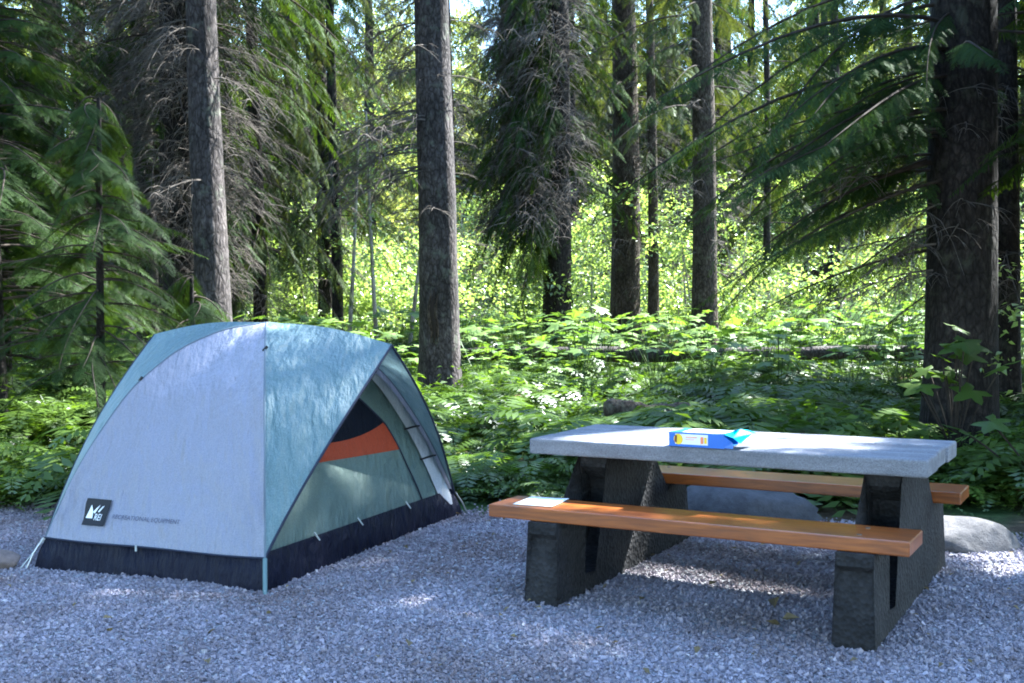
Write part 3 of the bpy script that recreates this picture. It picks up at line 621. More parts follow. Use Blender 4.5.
def big_leaf_plant(label, x, y, leaves, m='bigleaf'):
    root = empty('broad_leaved_plant', (x, y, float(zt(x, y))), label, 'plant', 'broad leaved plants by the thick conifer')
    sm = MB(); 
    for (dx, dy, dz, s, a) in leaves:
        ax = np.array([math.cos(a), math.sin(a), -.25]); Rm = frames(ax[None], np.array([.15*rng.normal(), -.35, 1]))[0]*s
        lm = MB(); lm.add(LOB[0] @ Rm.T + [dx, dy, dz], LOB[1]); lm.build('leaf', M[m], root)
        q = np.linspace(0, 1, 6)[:, None]; P = np.array([dx, dy, dz])*np.concatenate([q**1.4, q**1.4, q], 1); V, F = tube(P, .007, 4); sm.add(V, F)
    sm.build('stem', M['limb'], root)
def leaves_(n, w, z0, z1, s0, s1): return [(rng.normal(0, w), rng.normal(0, w*.6), rng.uniform(z0, z1), rng.uniform(s0, s1), rng.uniform(0, 2*PI)) for _ in range(n)]
big_leaf_plant('tall plant with broad lobed leaves in front of the thick dark conifer', 3.85, 9.7, leaves_(15, .2, .55, 1.32, .15, .24), 'fern')
big_leaf_plant('shadowed plant with broad lobed leaves at the right edge beside the pale rock', 3.72, 7.75, leaves_(14, .22, .25, .72, .14, .22), 'fern')
# shrub with yellowish leaves at right edge
mb = MB()
for q in range(26): leafcloud(mb, (rng.normal(0, .5), rng.normal(0, .4), rng.uniform(.35, 1.7)), (.25, .25, .12), 22, .05, .1)
o = mb.build('leafy_shrub', M['bush']); o.location = (5.1, 10.9, .1); tag(o, 'leafy green shrub right of the thick conifer at the picture edge', 'shrub')

# ------------------------------------------------------------------ logs and rocks
def log(name, label, P0, P1, r, m, group=None):
    q = np.linspace(0, 1, 26)[:, None]; P = np.array(P0)*(1-q)+np.array(P1)*q; P[:, 2] += .02*np.sin(q[:, 0]*9)
    rr = r*(1+.08*np.sin(np.arange(26)*.9)[:, None]+.06*rng.normal(size=(26, 12))*.6); rr[0] *= .75; rr[-1] *= .7
    P = np.concatenate([P[:1], P, P[-1:]]); rr = np.concatenate([rr[:1]*.02, rr, rr[-1:]*.02])
    V, F = tube(P+np.arange(28)[:, None]*1e-5, rr, 12); mb = MB(); mb.add(V, F)
    return tag(mb.build(name, M[m], smooth=True), label, 'log', group)
log('fallen_log', 'short rotten dark log lying behind the tabletop', (1.0, 12.0, .34), (1.95, 12.25, .26), .105, 'log', 'fallen logs')
log('fallen_log', 'long weathered fallen log lying across the ferns beyond the table', (-.9, 20.2, .62), (7.4, 19.2, .58), .13, 'bark_grey', 'fallen logs')
def rockmat(name, a, b):
    m, nt, N, L, out = mat(name); p = N('BsdfPrincipled', Roughness=.9); tc = N('TexCoord')
    n = N('TexNoise', Scale=9., Detail=9., Roughness=.7); L(tc.outputs['Object'], n.inputs['Vector'])
    L(ramp(N, L, n.outputs['Fac'], [(.3, a), (.7, b)]), p.inputs['Base Color']); b_ = N('Bump', Strength=.7, Distance=.03); L(n.outputs['Fac'], b_.inputs['Height'])
    L(b_.outputs[0], p.inputs['Normal']); L(p.outputs[0], out.inputs['Surface']); return m
def rock(label, x, y, dims, rz, m, seed, flat=0):
    import bmesh
    bm = bmesh.new(); bmesh.ops.create_icosphere(bm, subdivisions=4, radius=1)
    V = np.array([v.co[:] for v in bm.verts]); d = V/np.linalg.norm(V, axis=1, keepdims=True)
    r = np.ones(len(V)); rg = np.random.default_rng(seed)
    for _ in range(11):                                    # chop with random planes: broken stone
        nrm = rg.normal(size=3); nrm /= np.linalg.norm(nrm); c = rg.uniform(.55, .9); dd = d@nrm
        r = np.where(dd > .05, np.minimum(r, c/np.maximum(dd, .05)), r)
    r += .03*vnoise(d, 3, seed)+.015*vnoise(d, 8, seed+1)
    V = d*r[:, None]*np.array(dims)
    for v, q in zip(bm.verts, V): v.co = q
    me = bpy.data.meshes.new('boulder'); bm.to_mesh(me); bm.free()
    me.polygons.foreach_set('use_smooth', [True]*len(me.polygons)); me.materials.append(m)
    o = bpy.data.objects.new('boulder', me); col.objects.link(o); o.location = (x, y, dims[2]*.28); o.rotation_euler[2] = rz
    return tag(o, label, 'rock')
rg_ = rockmat('grey_rock', (.022, .023, .028), (.07, .07, .08)); rp_ = rockmat('pale_rock', (.04, .037, .038), (.11, .10, .10)); rb_ = rockmat('brown_rock', (.06, .045, .04), (.2, .15, .13))
rock('dark grey boulder on the gravel behind the picnic table', 1.56, 7.42, (.50, .28, .25), -.1, rg_, 3)
rock('pale flat rock at the gravel edge right of the picnic table', 2.60, 6.52, (.34, .22, .15), -.2, rp_, 9)
rock('small brown rock beside the left corner of the tent', -2.92, 6.25, (.15, .11, .09), .3, rb_, 5)

# fallen leaves on the gravel
mb = MB(); LV, LF = leafquad(1, .6, .2)
n = 190; x = rng.uniform(-3.2, 3.4, n); y = rng.uniform(4.3, 7.8, n)
for px, py in [(1.25, 5.33), (1.12, 4.95), (1.2, 4.98), (-.44, 4.58), (-1.24, 4.43), (.76, 4.6), (.98, 5.6), (-1.8, 4.9)]: x = np.append(x, px); y = np.append(y, py)
k = len(x); ax = rng.normal(size=(k, 3))*[1, 1, .25]; xx = ax/np.linalg.norm(ax, axis=1, keepdims=True); yv = np.cross(rng.normal(0, .3, (k, 3))+[0, 0, 1], xx); yv /= np.linalg.norm(yv, axis=1, keepdims=True)
s = rng.uniform(.02, .05, k); s[-8:] = [.10, .10, .08, .06, .06, .05, .06, .05]
mb.inst(LV, LF, np.stack([xx, yv, np.cross(xx, yv)], -1)*s[:, None, None], np.stack([x, y, gz(x, y)+.036], -1))
tag(mb.build('fallen_leaves', M['moss']), 'scattered dry leaves lying on the gravel', 'leaves', kind='stuff')

# ------------------------------------------------------------------ picnic table
TX, TY, YAW = 1.1507, 5.7137, -.5257
table = empty('picnic_table', (TX, TY, 0), 'concrete topped picnic table with two orange brown wooden benches, on the gravel', 'picnic table'); table.rotation_euler[2] = YAW
import bmesh
def bevel_obj(o, w, seg=2):
    b = o.modifiers.new('bevel', 'BEVEL'); b.width = w; b.segments = seg; b.limit_method = 'ANGLE'; b.angle_limit = math.radians(40); return o
def box(mb, c, d, mi=0, rot=None):
    V = cube*np.array(d)/2
    if rot is not None: V = V @ np.array(rot).T
    mb.add(V+np.array(c), cubeF, mi)
def concmat(name, a, b, sp):
    m, nt, N, L, out = mat(name); p = N('BsdfPrincipled', Roughness=.85); p.inputs['Specular IOR Level'].default_value = .25; tc = N('TexCoord')
    mp = N('Mapping'); mp.inputs['Scale'].default_value = (.45, 1.6, 1.6) if sp > 100 else (1, 1, 1); L(tc.outputs['Object'], mp.inputs['Vector'])
    n = N('TexNoise', Scale=5., Detail=8., Roughness=.65); L(mp.outputs[0], n.inputs['Vector'])
    v = N('TexVoronoi', Scale=sp); L(tc.outputs['Object'], v.inputs['Vector'])
    c = ramp(N, L, n.outputs['Fac'], [(.3, a), (.7, b)]); e = ramp(N, L, v.outputs['Color'], [(0, (.6, .6, .6)), (1, (1.35, 1.35, 1.35))])
    q = N('MixRGB', blend_type='MULTIPLY'); q.inputs[0].default_value = .8; L(c, q.inputs[1]); L(e, q.inputs[2]); L(q.outputs[0], p.inputs['Base Color'])
    b_ = N('Bump', Strength=1., Distance=.010 if sp < 100 else .004); L(v.outputs['Distance'], b_.inputs['Height']); L(b_.outputs[0], p.inputs['Normal']); L(p.outputs[0], out.inputs['Surface']); return m
M['conc'] = concmat('weathered_concrete', (.12, .12, .135), (.25, .25, .275), 220.)
M['aggr'] = concmat('exposed_aggregate', (.008, .0075, .008), (.027, .0255, .027), 48.)
def woodmat():
    m, nt, N, L, out = mat('stained_bench_wood'); p = N('BsdfPrincipled', Roughness=.33); p.inputs['Specular IOR Level'].default_value = .5; p.inputs['Coat Weight'].default_value = .25; p.inputs['Coat Roughness'].default_value = .25
    tc = N('TexCoord'); mp = N('Mapping'); mp.inputs['Scale'].default_value = (1.2, 14, 14); L(tc.outputs['Object'], mp.inputs['Vector'])
    n = N('TexNoise', Scale=3., Detail=8., Roughness=.6, Distortion=.6); L(mp.outputs[0], n.inputs['Vector'])
    c = ramp(N, L, n.outputs['Fac'], [(.25, (.095, .026, .004)), (.5, (.215, .058, .008)), (.75, (.335, .10, .012))])
    w = N('TexNoise', Scale=2.2, Detail=5.); L(tc.outputs['Object'], w.inputs['Vector']); q = N('MixRGB', blend_type='MULTIPLY'); q.inputs[0].default_value = 1
    L(c, q.inputs[1]); L(ramp(N, L, w.outputs['Fac'], [(.35, (.75, .7, .7)), (.6, (1, 1, 1))]), q.inputs[2]); L(q.outputs[0], p.inputs['Base Color'])
    b_ = N('Bump', Strength=.15, Distance=.004); L(n.outputs['Fac'], b_.inputs['Height']); L(b_.outputs[0], p.inputs['Normal']); L(p.outputs[0], out.inputs['Surface']); return m
M['wood'] = woodmat(); M['bolt'] = pmat('bolt_steel', (.12, .11, .1), .5, metallic=.8)
mb = MB()                                      # top: three cast planks on a recessed slab
Wt = .82; pw = Wt/3
for i, (a, b) in enumerate([(-1.0, 1.0), (-.995, .99), (-1.0, 1.0)]):
    box(mb, ((a+b)/2, -Wt/2+pw*(i+.5), .7155), (b-a, pw-.016, .08))
box(mb, (0, 0, .702), (1.96, .80, .046))
bevel_obj(mb.build('table_top', M['conc'], table), .010)
prof = [(.87, 0), (.82, .33), (.845, .355), (.845, .411), (.53, .411), (.53, .385), (.64, .35), (.655, .28), (.625, .19), (.55, .115), (.44, .09), (.33, .11), (.23, .18), (.165, .30), (.155, .42), (.175, .53), (.28, .61), (.28, .676)]
def support(a):
    pts = prof[:] + [(-y, z) for y, z in prof[::-1]]
    bm = bmesh.new(); th = lambda z: float(np.interp(z, [0, .34, .36, .411, .6, .676], [.090, .064, .078, .078, .068, .082])); lo = [bm.verts.new((a-.078, y, z)) for y, z in pts]; hi = [bm.verts.new((a+.078, y, z)) for y, z in pts]; n = len(pts)
    bm.faces.new(lo); bm.faces.new(hi[::-1])
    for i in range(n): j = (i+1) % n; bm.faces.new((lo[j], lo[i], hi[i], hi[j]))
    bmesh.ops.triangulate(bm, faces=[f for f in bm.faces if len(f.verts) > 4])
    for v in bm.verts: v.co.x = a+math.copysign(th(v.co.z), v.co.x-a)
    bmesh.ops.recalc_face_normals(bm, faces=bm.faces)
    me = bpy.data.meshes.new('support'); bm.to_mesh(me); bm.free(); me.materials.append(M['aggr'])
    o = bpy.data.objects.new('support', me); col.objects.link(o); o.parent = table; bevel_obj(o, .012)
support(-.685); support(.785)
for sy, lb in ((-1, None), (1, None)):
    mb = MB(); box(mb, (0, sy*.676, .4425), (2.0, .29, .062)); o = mb.build('bench', M['wood'], table); bevel_obj(o, .006)
    for a in (-.685, .785):
        for yy in (-.08, .08):
            bt = MB(); q = np.linspace(0, 1, 2)[:, None]; V, F = tube(np.array([a, sy*.676+yy, .470])+q*np.array([0, 0, .006]), .011, 8); bt.add(V, F)
            t_ = np.array([[a+.011*math.cos(w), sy*.676+yy+.011*math.sin(w), .476] for w in np.arange(8)*PI/4]); bt.add(t_, np.array([[0, 1, 2, 3], [0, 3, 4, 7], [4, 5, 6, 7]])); bt.build('bolt', M['bolt'], o)

def T2W(a, b, z=0):
    c, s = math.cos(YAW), math.sin(YAW); return (TX+c*a-s*b, TY+s*a+c*b, z)
# sheet of paper on the front bench
mb = MB(); V, F = grid(lambda u, v: (u*.205, v*.235, .004+.006*max(0, u-.7)*(v)), np.linspace(0, 1, 7), np.linspace(0, 1, 7))
mb.add(V, F)
o = mb.build('paper_sheet', pmat('white_paper', (.78, .78, .76), .8), smooth=True); sm_ = o.modifiers.new('thick', 'SOLIDIFY'); sm_.thickness = .0015; o.location = (-.005, 5.475, .4745); o.rotation_euler[2] = YAW+.10
tag(o, 'blank white sheet of paper lying on the left end of the front bench', 'paper')

# snack carton
car = empty('snack_carton', (.765, 5.47, .758), 'open blue snack carton with a yellow disc and torn cyan flap, on the tabletop', 'carton'); car.rotation_euler[2] = -.56
M['cblue'] = pmat('carton_blue', (.01, .11, .48), .35, spec=.5); M['cyan'] = pmat('carton_cyan', (.0, .42, .62), .35, spec=.5); M['cwhite'] = pmat('carton_white', (.72, .74, .78), .4)
M['cyel'] = pmat('carton_yellow', (.75, .52, .02), .4); M['cor'] = pmat('carton_orange', (.75, .22, .1), .45); M['cbr'] = pmat('carton_brown', (.16, .05, .02), .6); M['ccard'] = pmat('raw_card', (.4, .31, .2), .8)
Lc, Wc, Hc = .285, .19, .068
mb = MB()
th = .003
box(mb, (Lc/2, Wc/2, th/2), (Lc, Wc, th)); box(mb, (Lc/2, Wc/2, Hc-th/2), (Lc-.002, Wc-.002, th)); box(mb, (Lc/2, th/2+.0005, Hc/2), (Lc-.001, th, Hc-.001)); box(mb, (Lc/2, Wc-th/2, Hc/2), (Lc-.001, th, Hc-.001)); box(mb, (th/2, Wc/2, Hc/2), (th, Wc-.003, Hc-.002))
mb.build('box_body', M['cblue'], car)
# printed side facing the camera
mb = MB(); y = -.0012
def sheet(pts, mi): mb.add(np.array(pts, float), np.array([list(range(len(pts)))]), mi)
sheet([(.035, y, .012), (.205, y, .012), (.205, y, .062), (.035, y, .062)], 0)
mb.build('side_label', [M['cwhite']], car)
mb = MB(); y = -.0024
cc = [(.052+.024*math.cos(w), y, .036+.026*math.sin(w)) for w in np.arange(24)*PI/12]; mb.add(np.array(cc), np.array([list(range(24))])); mb.build('yellow_disc', M['cyel'], car)
mb = MB(); y = -.0036
def mark(name, pts, m_):
    global mb
    mb = MB(); sheet(pts, 0); mb.build(name, m_, car)
mark('printed_mark', [(.032, y, .022), (.044, y, .020), (.046, y, .054), (.034, y, .056)], M['cbr']); mark('printed_mark', [(.168, y, .018), (.182, y, .018), (.182, y, .052), (.168, y, .052)], M['cor']); mark('printed_mark', [(.187, y, .02), (.2, y, .02), (.2, y, .05), (.187, y, .05)], M['cyel'])
mark('printed_mark', [(.09, y, .045), (.15, y, .045), (.15, y, .049), (.09, y, .049)], M['cor']); mark('printed_mark', [(.09, y, .034), (.135, y, .034), (.135, y, .037), (.09, y, .037)], M['cor'])
mb = MB(); z = Hc+.0012
mb.add(np.array([(.06, .02, z), (.27, .02, z), (.27, .17, z), (.06, .17, z)]), np.array([[0, 1, 2, 3]])); mb.build('top_label', M['cwhite'], car)
mb = MB(); z = Hc+.0024
mb.add(np.array([(.08, .05, z), (.19, .04, z), (.2, .10, z), (.09, .11, z)]), np.array([[0, 1, 2, 3]]), 0); mb.add(np.array([(.215, .06, z), (.25, .06, z), (.25, .10, z), (.215, .10, z)]), np.array([[0, 1, 2, 3]]), 1)
mb.build('top_print', [M['cor'], M['cyel']], car)
def flap(name, P, m, under=None):
    """folded card flap: rows of points"""
    P = np.array(P, float); r, c_ = P.shape[:2]; i = np.arange(r-1)[:, None]*c_; j = np.arange(c_-1)[None]
    F = np.stack([i+j, i+j+1, i+c_+j+1, i+c_+j], -1).reshape(-1, 4); b = MB(); b.add(P.reshape(-1, 3), F); o = b.build(name, m, car)
    s = o.modifiers.new('thick', 'SOLIDIFY'); s.thickness = .0016; return o
flap('torn_flap', [[(Lc, .0, Hc), (Lc, .10, Hc+.004), (Lc, Wc, Hc)], [(Lc+.05, -.012, Hc-.012), (Lc+.05, .09, Hc+.02), (Lc+.05, Wc, Hc+.005)], [(Lc+.075, .02, Hc-.04), (Lc+.105, .11, Hc+.0), (Lc+.10, Wc+.01, Hc-.01)]], M['cyan'])
flap('side_flap', [[(Lc, .0, 0.004), (Lc, .0, .064)], [(Lc+.055, -.02, .006), (Lc+.05, -.014, .034)]], M['cblue'])
mb = MB(); z = Hc+.014
V, F = grid(lambda u, v: (Lc+.018+.03*u, .045+.04*v, Hc+.0145+.0065*(u)-.001*v), [0, 1], [0, 1]); mb.add(V, F); mb.build('flap_patch', M['cwhite'], car)

# ------------------------------------------------------------------ tent
A, B, C = np.array([-1.262, 5.604]), np.array([-2.712, 6.233]), np.array([-.348, 7.713]); O = (B+C)/2; D = B+C-A
tent = empty('dome_tent', (O[0], O[1], 0), 'grey and teal dome tent with dark navy floor, pitched on the gravel', 'tent')
tt = np.array([0, .06, .2, .4, .6, .8, 1.]); tz = np.array([0, .21, .605, 1.0, 1.22, 1.335, 1.37])
# smooth height profile
def zprof(t):
    return float(np.interp(t, TS, ZS))
TS = np.linspace(0, 1, 81); ZS = np.interp(TS, tt, tz)
for _ in range(30): ZS[1:-1] = .25*ZS[:-2]+.5*ZS[1:-1]+.25*ZS[2:]
def pole(c, t, k=1.): p = c+(O-c)*t; return np.array([p[0], p[1], zprof(t)*k])
def fabric(name, col_, col2, trans=.25, rough=.45, wr=.5, sheen=.06):
    m, nt, N, L, out = mat(name); tc = N('TexCoord')
    n1 = N('TexNoise', Scale=2.2, Detail=4., Distortion=.8); L(tc.outputs['Object'], n1.inputs['Vector'])
    mp = N('Mapping'); mp.inputs['Scale'].default_value = (7, 3, 1.2); mp.inputs['Rotation'].default_value = (.4, .7, .5); L(tc.outputs['Object'], mp.inputs['Vector'])
    n2 = N('TexNoise', Scale=2.4, Detail=5., Roughness=.55); L(mp.outputs[0], n2.inputs['Vector'])
    n3 = N('TexNoise', Scale=160., Detail=2.); L(tc.outputs['Object'], n3.inputs['Vector'])
    b1 = N('Bump', Strength=.6*wr, Distance=.12); L(n1.outputs['Fac'], b1.inputs['Height'])
    b2 = N('Bump', Strength=1., Distance=.09*wr); L(n2.outputs['Fac'], b2.inputs['Height']); L(b1.outputs[0], b2.inputs['Normal'])
    b3 = N('Bump', Strength=.15, Distance=.003); L(n3.outputs['Fac'], b3.inputs['Height']); L(b2.outputs[0], b3.inputs['Normal'])
    c = ramp(N, L, n3.outputs['Fac'], [(.35, col_), (.65, col2)])
    p = N('BsdfPrincipled', Roughness=rough); p.inputs['Specular IOR Level'].default_value = .1 if trans == 0 else .35; L(c, p.inputs['Base Color']); L(b3.outputs[0], p.inputs['Normal'])
    t = N('BsdfTranslucent'); L(c, t.inputs['Color']); L(b2.outputs[0], t.inputs['Normal'])
    s = N('MixShader'); s.inputs[0].default_value = trans; L(p.outputs[0], s.inputs[1]); L(t.outputs[0], s.inputs[2]); L(s.outputs[0], out.inputs['Surface']); return m
M['fly_grey'] = fabric('fly_grey', (.235, .237, .295), (.29, .29, .355), .2); M['fly_teal'] = fabric('fly_teal', (.105, .165, .18), (.145, .215, .23), .2)
M['in_green'] = fabric('body_green', (.125, .175, .155), (.165, .22, .195), .35, .6, .6); M['in_navy'] = fabric('floor_navy', (.005, .0055, .014), (.009, .010, .022), .0, .5, .7)
M['in_orange'] = fabric('stripe_orange', (.33, .045, .014), (.42, .062, .02), .3, .6, .3); M['net'] = fabric('dark_netting', (.003, .004, .008), (.006, .007, .013), .0, .8, .4)
M['binding'] = pmat('navy_binding', (.012, .016, .035), .7); M['seam'] = pmat('grey_seam', (.10, .13, .16), .7); M['sleeve'] = fabric('sleeve_grey', (.36, .36, .38), (.44, .44, .46), .15)
M['web'] = pmat('webbing', (.11, .17, .18), .8); M['alu'] = pmat('pole_alloy', (.45, .45, .46), .35, metallic=1.); M['blackp'] = pmat('black_plastic', (.015, .015, .018), .4); M['white'] = pmat('white_cord', (.36, .38, .37), .8); M['yellow'] = pmat('yellow_tag', (.75, .5, .04), .6)
H0 = .054
def panel(name, fn, us, vs, m, smooth=True):
    mb = MB(); V, F = grid(fn, us, vs); V = V-np.array([O[0], O[1], 0]); mb.add(V, F); return mb.build(name, m, tent, smooth)
def line(name, pts, r, m, n=6):
    mb = MB(); P = np.array(pts)-np.array([O[0], O[1], 0]); V, F = tube(P, r, n); mb.add(V, F); return mb.build(name, m, tent, True)
Ts = np.concatenate([np.linspace(H0, .97, 44), [.985, 1.]]); Us = np.linspace(0, 1, 60)
def nrm_(c1, c2):
    m_ = (c1+c2)/2-O; return np.array([*(m_/np.linalg.norm(m_)), .35])
def side_panel(c1, c2):
    nn = nrm_(c1, c2)
    def fn(u, t):
        a, b = pole(c1, t), pole(c2, t); p = a*(1-u)+b*u; s = math.sin(PI*u)
        for cu in (0, 1):
            dx, dy = abs(u-cu)*1.6, (t-H0)*1.9; rr_ = math.hypot(dx, dy)+.02; p = p+nn*.014*math.sin(13*math.atan2(dy, dx)+cu)*min(1, rr_*5)*math.exp(-rr_/.45)
        p = p + nn*(-.060*s*math.sin(PI*min(1, (t-H0)*1.1))) + nn*.006*math.sin(9*u+7*t)*s + nn*.0055*math.sin(21*u-17*t+2*math.sin(5*t))*s*math.exp(-((t-.45-.3*u)/.28)**2) + nn*.004*math.sin(33*t+9*u)*s*math.exp(-t/.15)
        if t <= H0+.001: p[2] += -.006*s - .004*math.sin(PI*3*u)
        return p
    return fn
panel('side_fly_panel', side_panel(A, B), Us, Ts, M['fly_grey'])['label'] = 'light grey fly panel with a black logo patch, facing the camera'
panel('side_fly_panel', side_panel(D, C), Us, Ts, M['fly_grey'])
def awning(c1, c2):
    m_ = (c1+c2)/2; n2 = (m_-O)/np.linalg.norm(m_-O); P = np.array([*(m_+n2*.10), 1.235 if c1 is A else 1.30])
    def edge(c, t):
        h = pole(c, H0); q = (t-H0)/(1-H0); e = h*(1-q)+P*q; e = e+np.array([0, 0, .085*math.sin(PI*q**.8)]); e[:2] += n2*.03*math.sin(PI*q); return e
    def fn(c):
        def f(w, t):
            a = pole(c, t); e = edge(c, t); q = (t-H0)/(1-H0); p = a*(1-w)+e*w
            p[2] += .035*math.sin(PI*w)*q; side = c-m_; side = side/np.linalg.norm(side); p[:2] += side*.02*math.sin(PI*w)*math.sin(PI*q); return p
        return f
    return fn, edge, P
f1, e1, P1 = awning(A, C); f2, e2, P2 = awning(B, D)
W_ = np.linspace(0, 1, 22)
panel('front_fly_panel', f1(A), W_, Ts, M['fly_teal']); panel('front_fly_panel', f1(C), W_, Ts, M['fly_teal'])
panel('rear_fly_panel', f2(B), W_, Ts, M['fly_teal']); panel('rear_fly_panel', f2(D), W_, Ts, M['fly_teal'])
for c in (A, C): line('fly_binding', [e1(c, t)+np.array([0, 0, -.004]) for t in np.linspace(H0, 1, 30)], .0075, M['binding'])
for c in (B, D): line('fly_binding', [e2(c, t)+np.array([0, 0, -.004]) for t in np.linspace(H0, 1, 30)], .0075, M['binding'])
for c in (A, B, C, D): line('pole_seam', [pole(c, t)+np.array([0, 0, .002]) for t in np.linspace(H0, .995, 40)], .0055, M['seam'])
for (c1, c2) in ((A, B), (D, C)):
    f = side_panel(c1, c2); line('hem', [f(u, H0) for u in np.linspace(0, 1, 24)], .006, M['binding'])
line('ridge_seam', [np.array(pole(A, 1))*(1-q)+P1*q+np.array([0, 0, .035*math.sin(0)]) for q in np.linspace(0, 1, 12)], .004, M['fly_teal'])
# inner body: four walls drawn between the poles
K = .955
def body(c1, c2, k=K):
    def f(u, t):
        a, b = pole(c1+(O-c1)*.015, t, k), pole(c2+(O-c2)*.015, t, k); p = a*(1-u)+b*u; p[:2] += (O-p[:2])*.02
        nn = nrm_(c1, c2); p += nn*(-.02)*math.sin(PI*u)*math.sin(PI*t); return p
    return f
TB = np.linspace(.055, 1, 40)
bf = body(A, C)
panel('door_wall', bf, Us, TB, M['in_green'])
for c1, c2 in ((A, B), (D, C), (B, D)): panel('body_wall', body(c1, c2), Us, TB, M['in_green'])
def offs(u, t, d=.006):
    p = bf(u, t); n3 = nrm_(A, C); return p+n3/np.linalg.norm(n3)*d
# netting window: between lower curve and the arch
seam_u = lambda t: float(np.interp(t, [0, .09, .15, .20, .27, .33, .4, .47, .53, .56], [.82, .82, .81, .81, .80, .75, .68, .60, .5, .42]))
top_t = lambda s: .245+.03*(2*abs(s-.5))**2*(.6 if s < .5 else 1)+.0*s          # upper edge of the stripe along s
bot_t = lambda s: .188+.02*(1-s)
lo_u = lambda t: float(np.interp(t, [.0, .1, .2, .27, .4, .5, .56], [.10, .10, .12, .15, .26, .36, .42]))
def strip(s, q):
    t = bot_t(s)*(1-q)+top_t(s)*q; u = lo_u(t)*(1-s)+seam_u(t)*s; return offs(u, t)
def net(s, q):
    t = top_t(s)*(1-q)+.555*q; u = lo_u(t)*(1-s)+seam_u(t)*s; t = min(t, .56); return offs(u, t, .005)
panel('orange_stripe', strip, np.linspace(0, 1, 20), np.linspace(0, 1, 6), M['in_orange']); panel('netting_window', net, np.linspace(0, 1, 20), np.linspace(0, 1, 16), M['net'])
line('door_zip', [offs(seam_u(t), t, .009) for t in np.linspace(.06, .56, 30)], .005, M['binding'])
panel('pole_sleeve', lambda u, t: offs(.925+.085*u, t, .012+.022*math.sin(PI*u)), np.linspace(0, 1, 8), np.linspace(.03, .60, 30), M['sleeve'])
for t in (.15, .24, .47): line('sleeve_clip', [offs(u, t+.0*u, .036 if .93 < u < 1.0 else .014) for u in np.linspace(.91, 1.02, 7)], .007, M['blackp'])
# floor tub
def tub(c1, c2):
    def f(u, v):
        a = c1+(O-c1)*(.008+.06*v); b = c2+(O-c2)*(.008+.06*v); p = a*(1-u)+b*u; n_ = nrm_(c1, c2)[:2]; p = p+n_*(-.03*math.sin(PI*u)*(1-.3*v)+.012*math.sin(PI*v)+.006*math.sin(14*u+3*v)*math.sin(PI*v))
        return np.array([p[0], p[1], .005+.197*v-.008*math.sin(PI*u)*v])
    return f
for c1, c2 in ((A, B), (A, C), (D, C), (B, D)): panel('floor_tub', tub(c1, c2), np.linspace(0, 1, 26), np.linspace(0, 1, 7), M['in_navy'])
tf = tub(A, C); n3 = nrm_(A, C)
for u in (.22, .44, .71): line('toggle', [tf(u, 1.)+n3*.012*k+np.array([0, 0, .02-.018*k]) for k in range(4)], .0045, M['white'])
ta = tub(A, B); n4 = nrm_(A, B)
line('toggle', [side_panel(A, B)(.56, H0)+n4*.008+np.array([0, 0, .005-.016*k]) for k in range(3)], .006, M['white'])
# corner webbing and pole feet
for c in (A, B, C, D):
    d = (c-O)/np.linalg.norm(c-O)
    g = np.array([c[0]+d[0]*.03, c[1]+d[1]*.03, .01]); h = pole(c, H0)+np.array([d[0]*.01, d[1]*.01, 0])
    line('corner_strap', [h, (h+g)/2+np.array([d[0], d[1], 0])*.01, g], .012 if c is A else .006, M['web'] if c is A else M['alu'], 6)
    line('pole_foot', [g+np.array([0, 0, .03]), g, g+np.array([d[0]*.05, d[1]*.05, .0])], .009, M['alu'])
dB = (B-O)/np.linalg.norm(B-O); line('guy_line', [pole(B, H0), np.array([B[0]+dB[0]*.06, B[1]+dB[1]*.06, .02])], .004, M['white'])
line('yellow_tag', [pole(C, .06)+np.array([-.06, -.07, .0]), pole(C, .06)+np.array([-.045, -.075, -.045])], .010, M['yellow'])
for (c, t) in ((B, .45), (A, .62)): 
    d = (c-O)/np.linalg.norm(c-O); line('fly_clip', [pole(c, t)+np.array([d[0]*.006-.012, d[1]*.006, -.012]), pole(c, t)+np.array([d[0]*.012+.012, d[1]*.012, .012])], .009, M['blackp'])
# logo patch, emblem and lettering lie on the grey panel
sp_ = side_panel(A, B)
def on_panel(X, Z, d=.004):
    """X metres from B's hem corner along the hem, Z metres up the fabric"""
    wid = np.linalg.norm(A-B); t = H0+Z*.30; a, b = pole(A, t), pole(B, t); w = np.linalg.norm(a-b); u = 1-(X/wid)*wid/w + 0
    u = u - (.22*(Z-.085))/w*-1; p = sp_(u, t); return p+np.array([*nrm_(A, B)])*d
def surf(name, polys, m, d, parent=None):
    mb = MB()
    for poly in polys:
        P = np.array([on_panel(x, z, d) for x, z in poly])-np.array([O[0], O[1], 0]); mb.add(P, np.array([list(range(len(P)))]))
    return mb.build(name, m, tent)
M['patch'] = pmat('patch_black', (.008, .009, .014), .6); M['pwhite'] = pmat('patch_white', (.75, .76, .78), .6); M['faint'] = pmat('faint_print', (.075, .08, .13), .6)
PX, PZ, PW, PH = .222, .088, .165, .16
g = [(PX+PW*i/5, PZ+PH*j/5) for j in range(6) for i in range(6)]
mb = MB(); P = np.array([on_panel(x, z, .010) for x, z in g])-np.array([O[0], O[1], 0]); mb.add(P, np.array([[j*6+i, j*6+i+1, j*6+i+7, j*6+i+6] for j in range(5) for i in range(5)])); mb.build('logo_patch', M['patch'], tent, True)
def lg(pts): return [(PX+PW*x, PZ+PH*z) for x, z in pts]
surf('logo_emblem', [lg([(.10, .26), (.40, .26), (.36, .50), (.26, .76)]), lg([(.36, .50), (.44, .44), (.60, .78), (.46, .64)]), lg([(.56, .52), (.62, .50), (.78, .76), (.70, .72)])], M['pwhite'], .013)
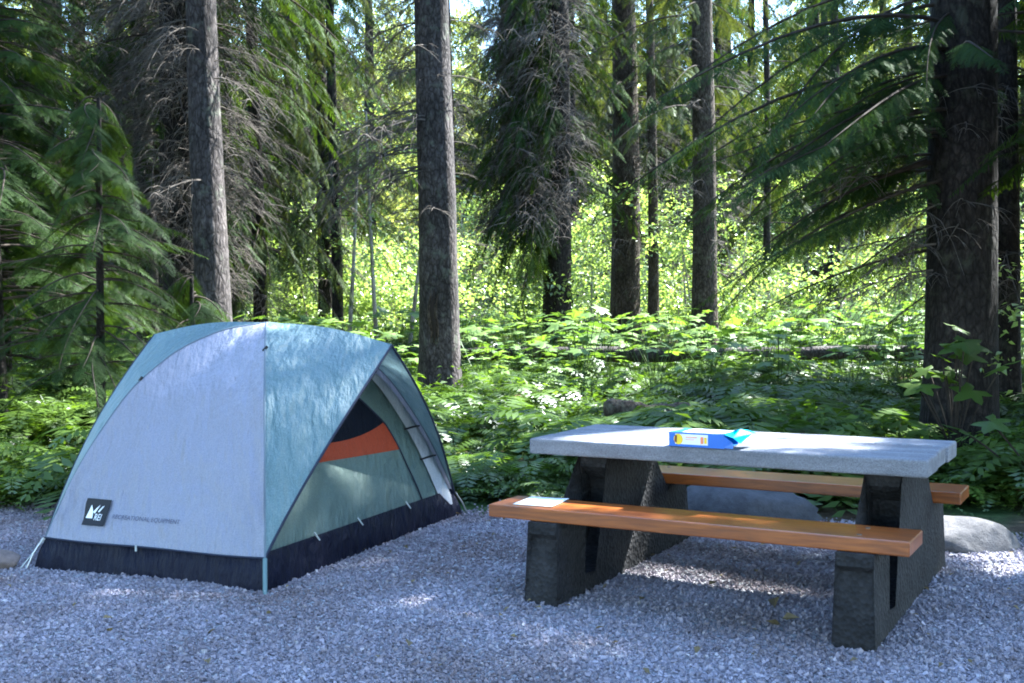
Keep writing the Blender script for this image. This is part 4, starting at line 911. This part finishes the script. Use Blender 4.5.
def lettering(name, body_, size, x0, z0, m, d, sx=1.):
    cu = bpy.data.curves.new('t', 'FONT'); cu.body = body_; cu.size = size; o = bpy.data.objects.new('t', cu); col.objects.link(o)
    dg = bpy.context.evaluated_depsgraph_get(); me = bpy.data.meshes.new_from_object(o.evaluated_get(dg)); bpy.data.objects.remove(o)
    for v in me.vertices: p = on_panel(x0+v.co.x*sx, z0+v.co.y, d)-np.array([O[0], O[1], 0]); v.co = p
    me.materials.append(m); q = bpy.data.objects.new(name, me); col.objects.link(q); q.parent = tent; q.name = name
lettering('logo_lettering', 'REI', .056, PX+PW*.47, PZ+PH*.20, M['pwhite'], .013, .72)
lettering('panel_lettering', 'RECREATIONAL EQUIPMENT', .036, PX+PW+.035, PZ+.05, M['faint'], .007, 1.)

# ------------------------------------------------------------------ world, sun, camera
w = bpy.data.worlds.new('World'); sc.world = w; w.use_nodes = True; nt = w.node_tree; bg = nt.nodes['Background']
sky = nt.nodes.new('ShaderNodeTexSky'); sky.sky_type = 'NISHITA'; sky.sun_disc = False; sky.sun_elevation = SUN_EL; sky.sun_rotation = SUN_AZ
sky.air_density = 1.2; sky.dust_density = .6; sky.ozone_density = 2.; nt.links.new(sky.outputs[0], bg.inputs[0]); bg.inputs[1].default_value = .12
sl = bpy.data.lights.new('sun', 'SUN'); sl.energy = 5.; sl.angle = math.radians(.5); sl.color = (1, .95, .86); so = bpy.data.objects.new('sun', sl); col.objects.link(so)
so.rotation_euler = Vector(-SUN).to_track_quat('-Z', 'Y').to_euler()
cd = bpy.data.cameras.new('camera'); cam = bpy.data.objects.new('camera', cd); col.objects.link(cam); cd.sensor_width = 36; cd.lens = 1116.15/1024*36; cd.clip_end = 2000; cd.clip_start = .05
cam.matrix_world = Matrix.Translation((0, 0, 1.4396)) @ Matrix.Rotation(PI/2-.0293, 4, 'X') @ Matrix.Rotation(-.0114, 4, 'Z'); sc.camera = cam
sc.view_settings.view_transform = 'Standard'; sc.view_settings.look = 'None'; sc.view_settings.gamma = 1; sc.view_settings.use_curve_mapping = False
sc.view_settings.exposure = 3.5
sc.view_settings.use_white_balance = True; sc.view_settings.white_balance_temperature = 5750; sc.view_settings.white_balance_tint = 6
sc.render.engine = 'CYCLES'; c = sc.cycles; c.max_bounces = 7; c.diffuse_bounces = 4; c.transmission_bounces = 5; c.glossy_bounces = 2; c.transparent_max_bounces = 4; c.caustics_reflective = False; c.caustics_refractive = False
c.use_denoising = True; c.filter_width = 1.9; c.sample_clamp_indirect = 6
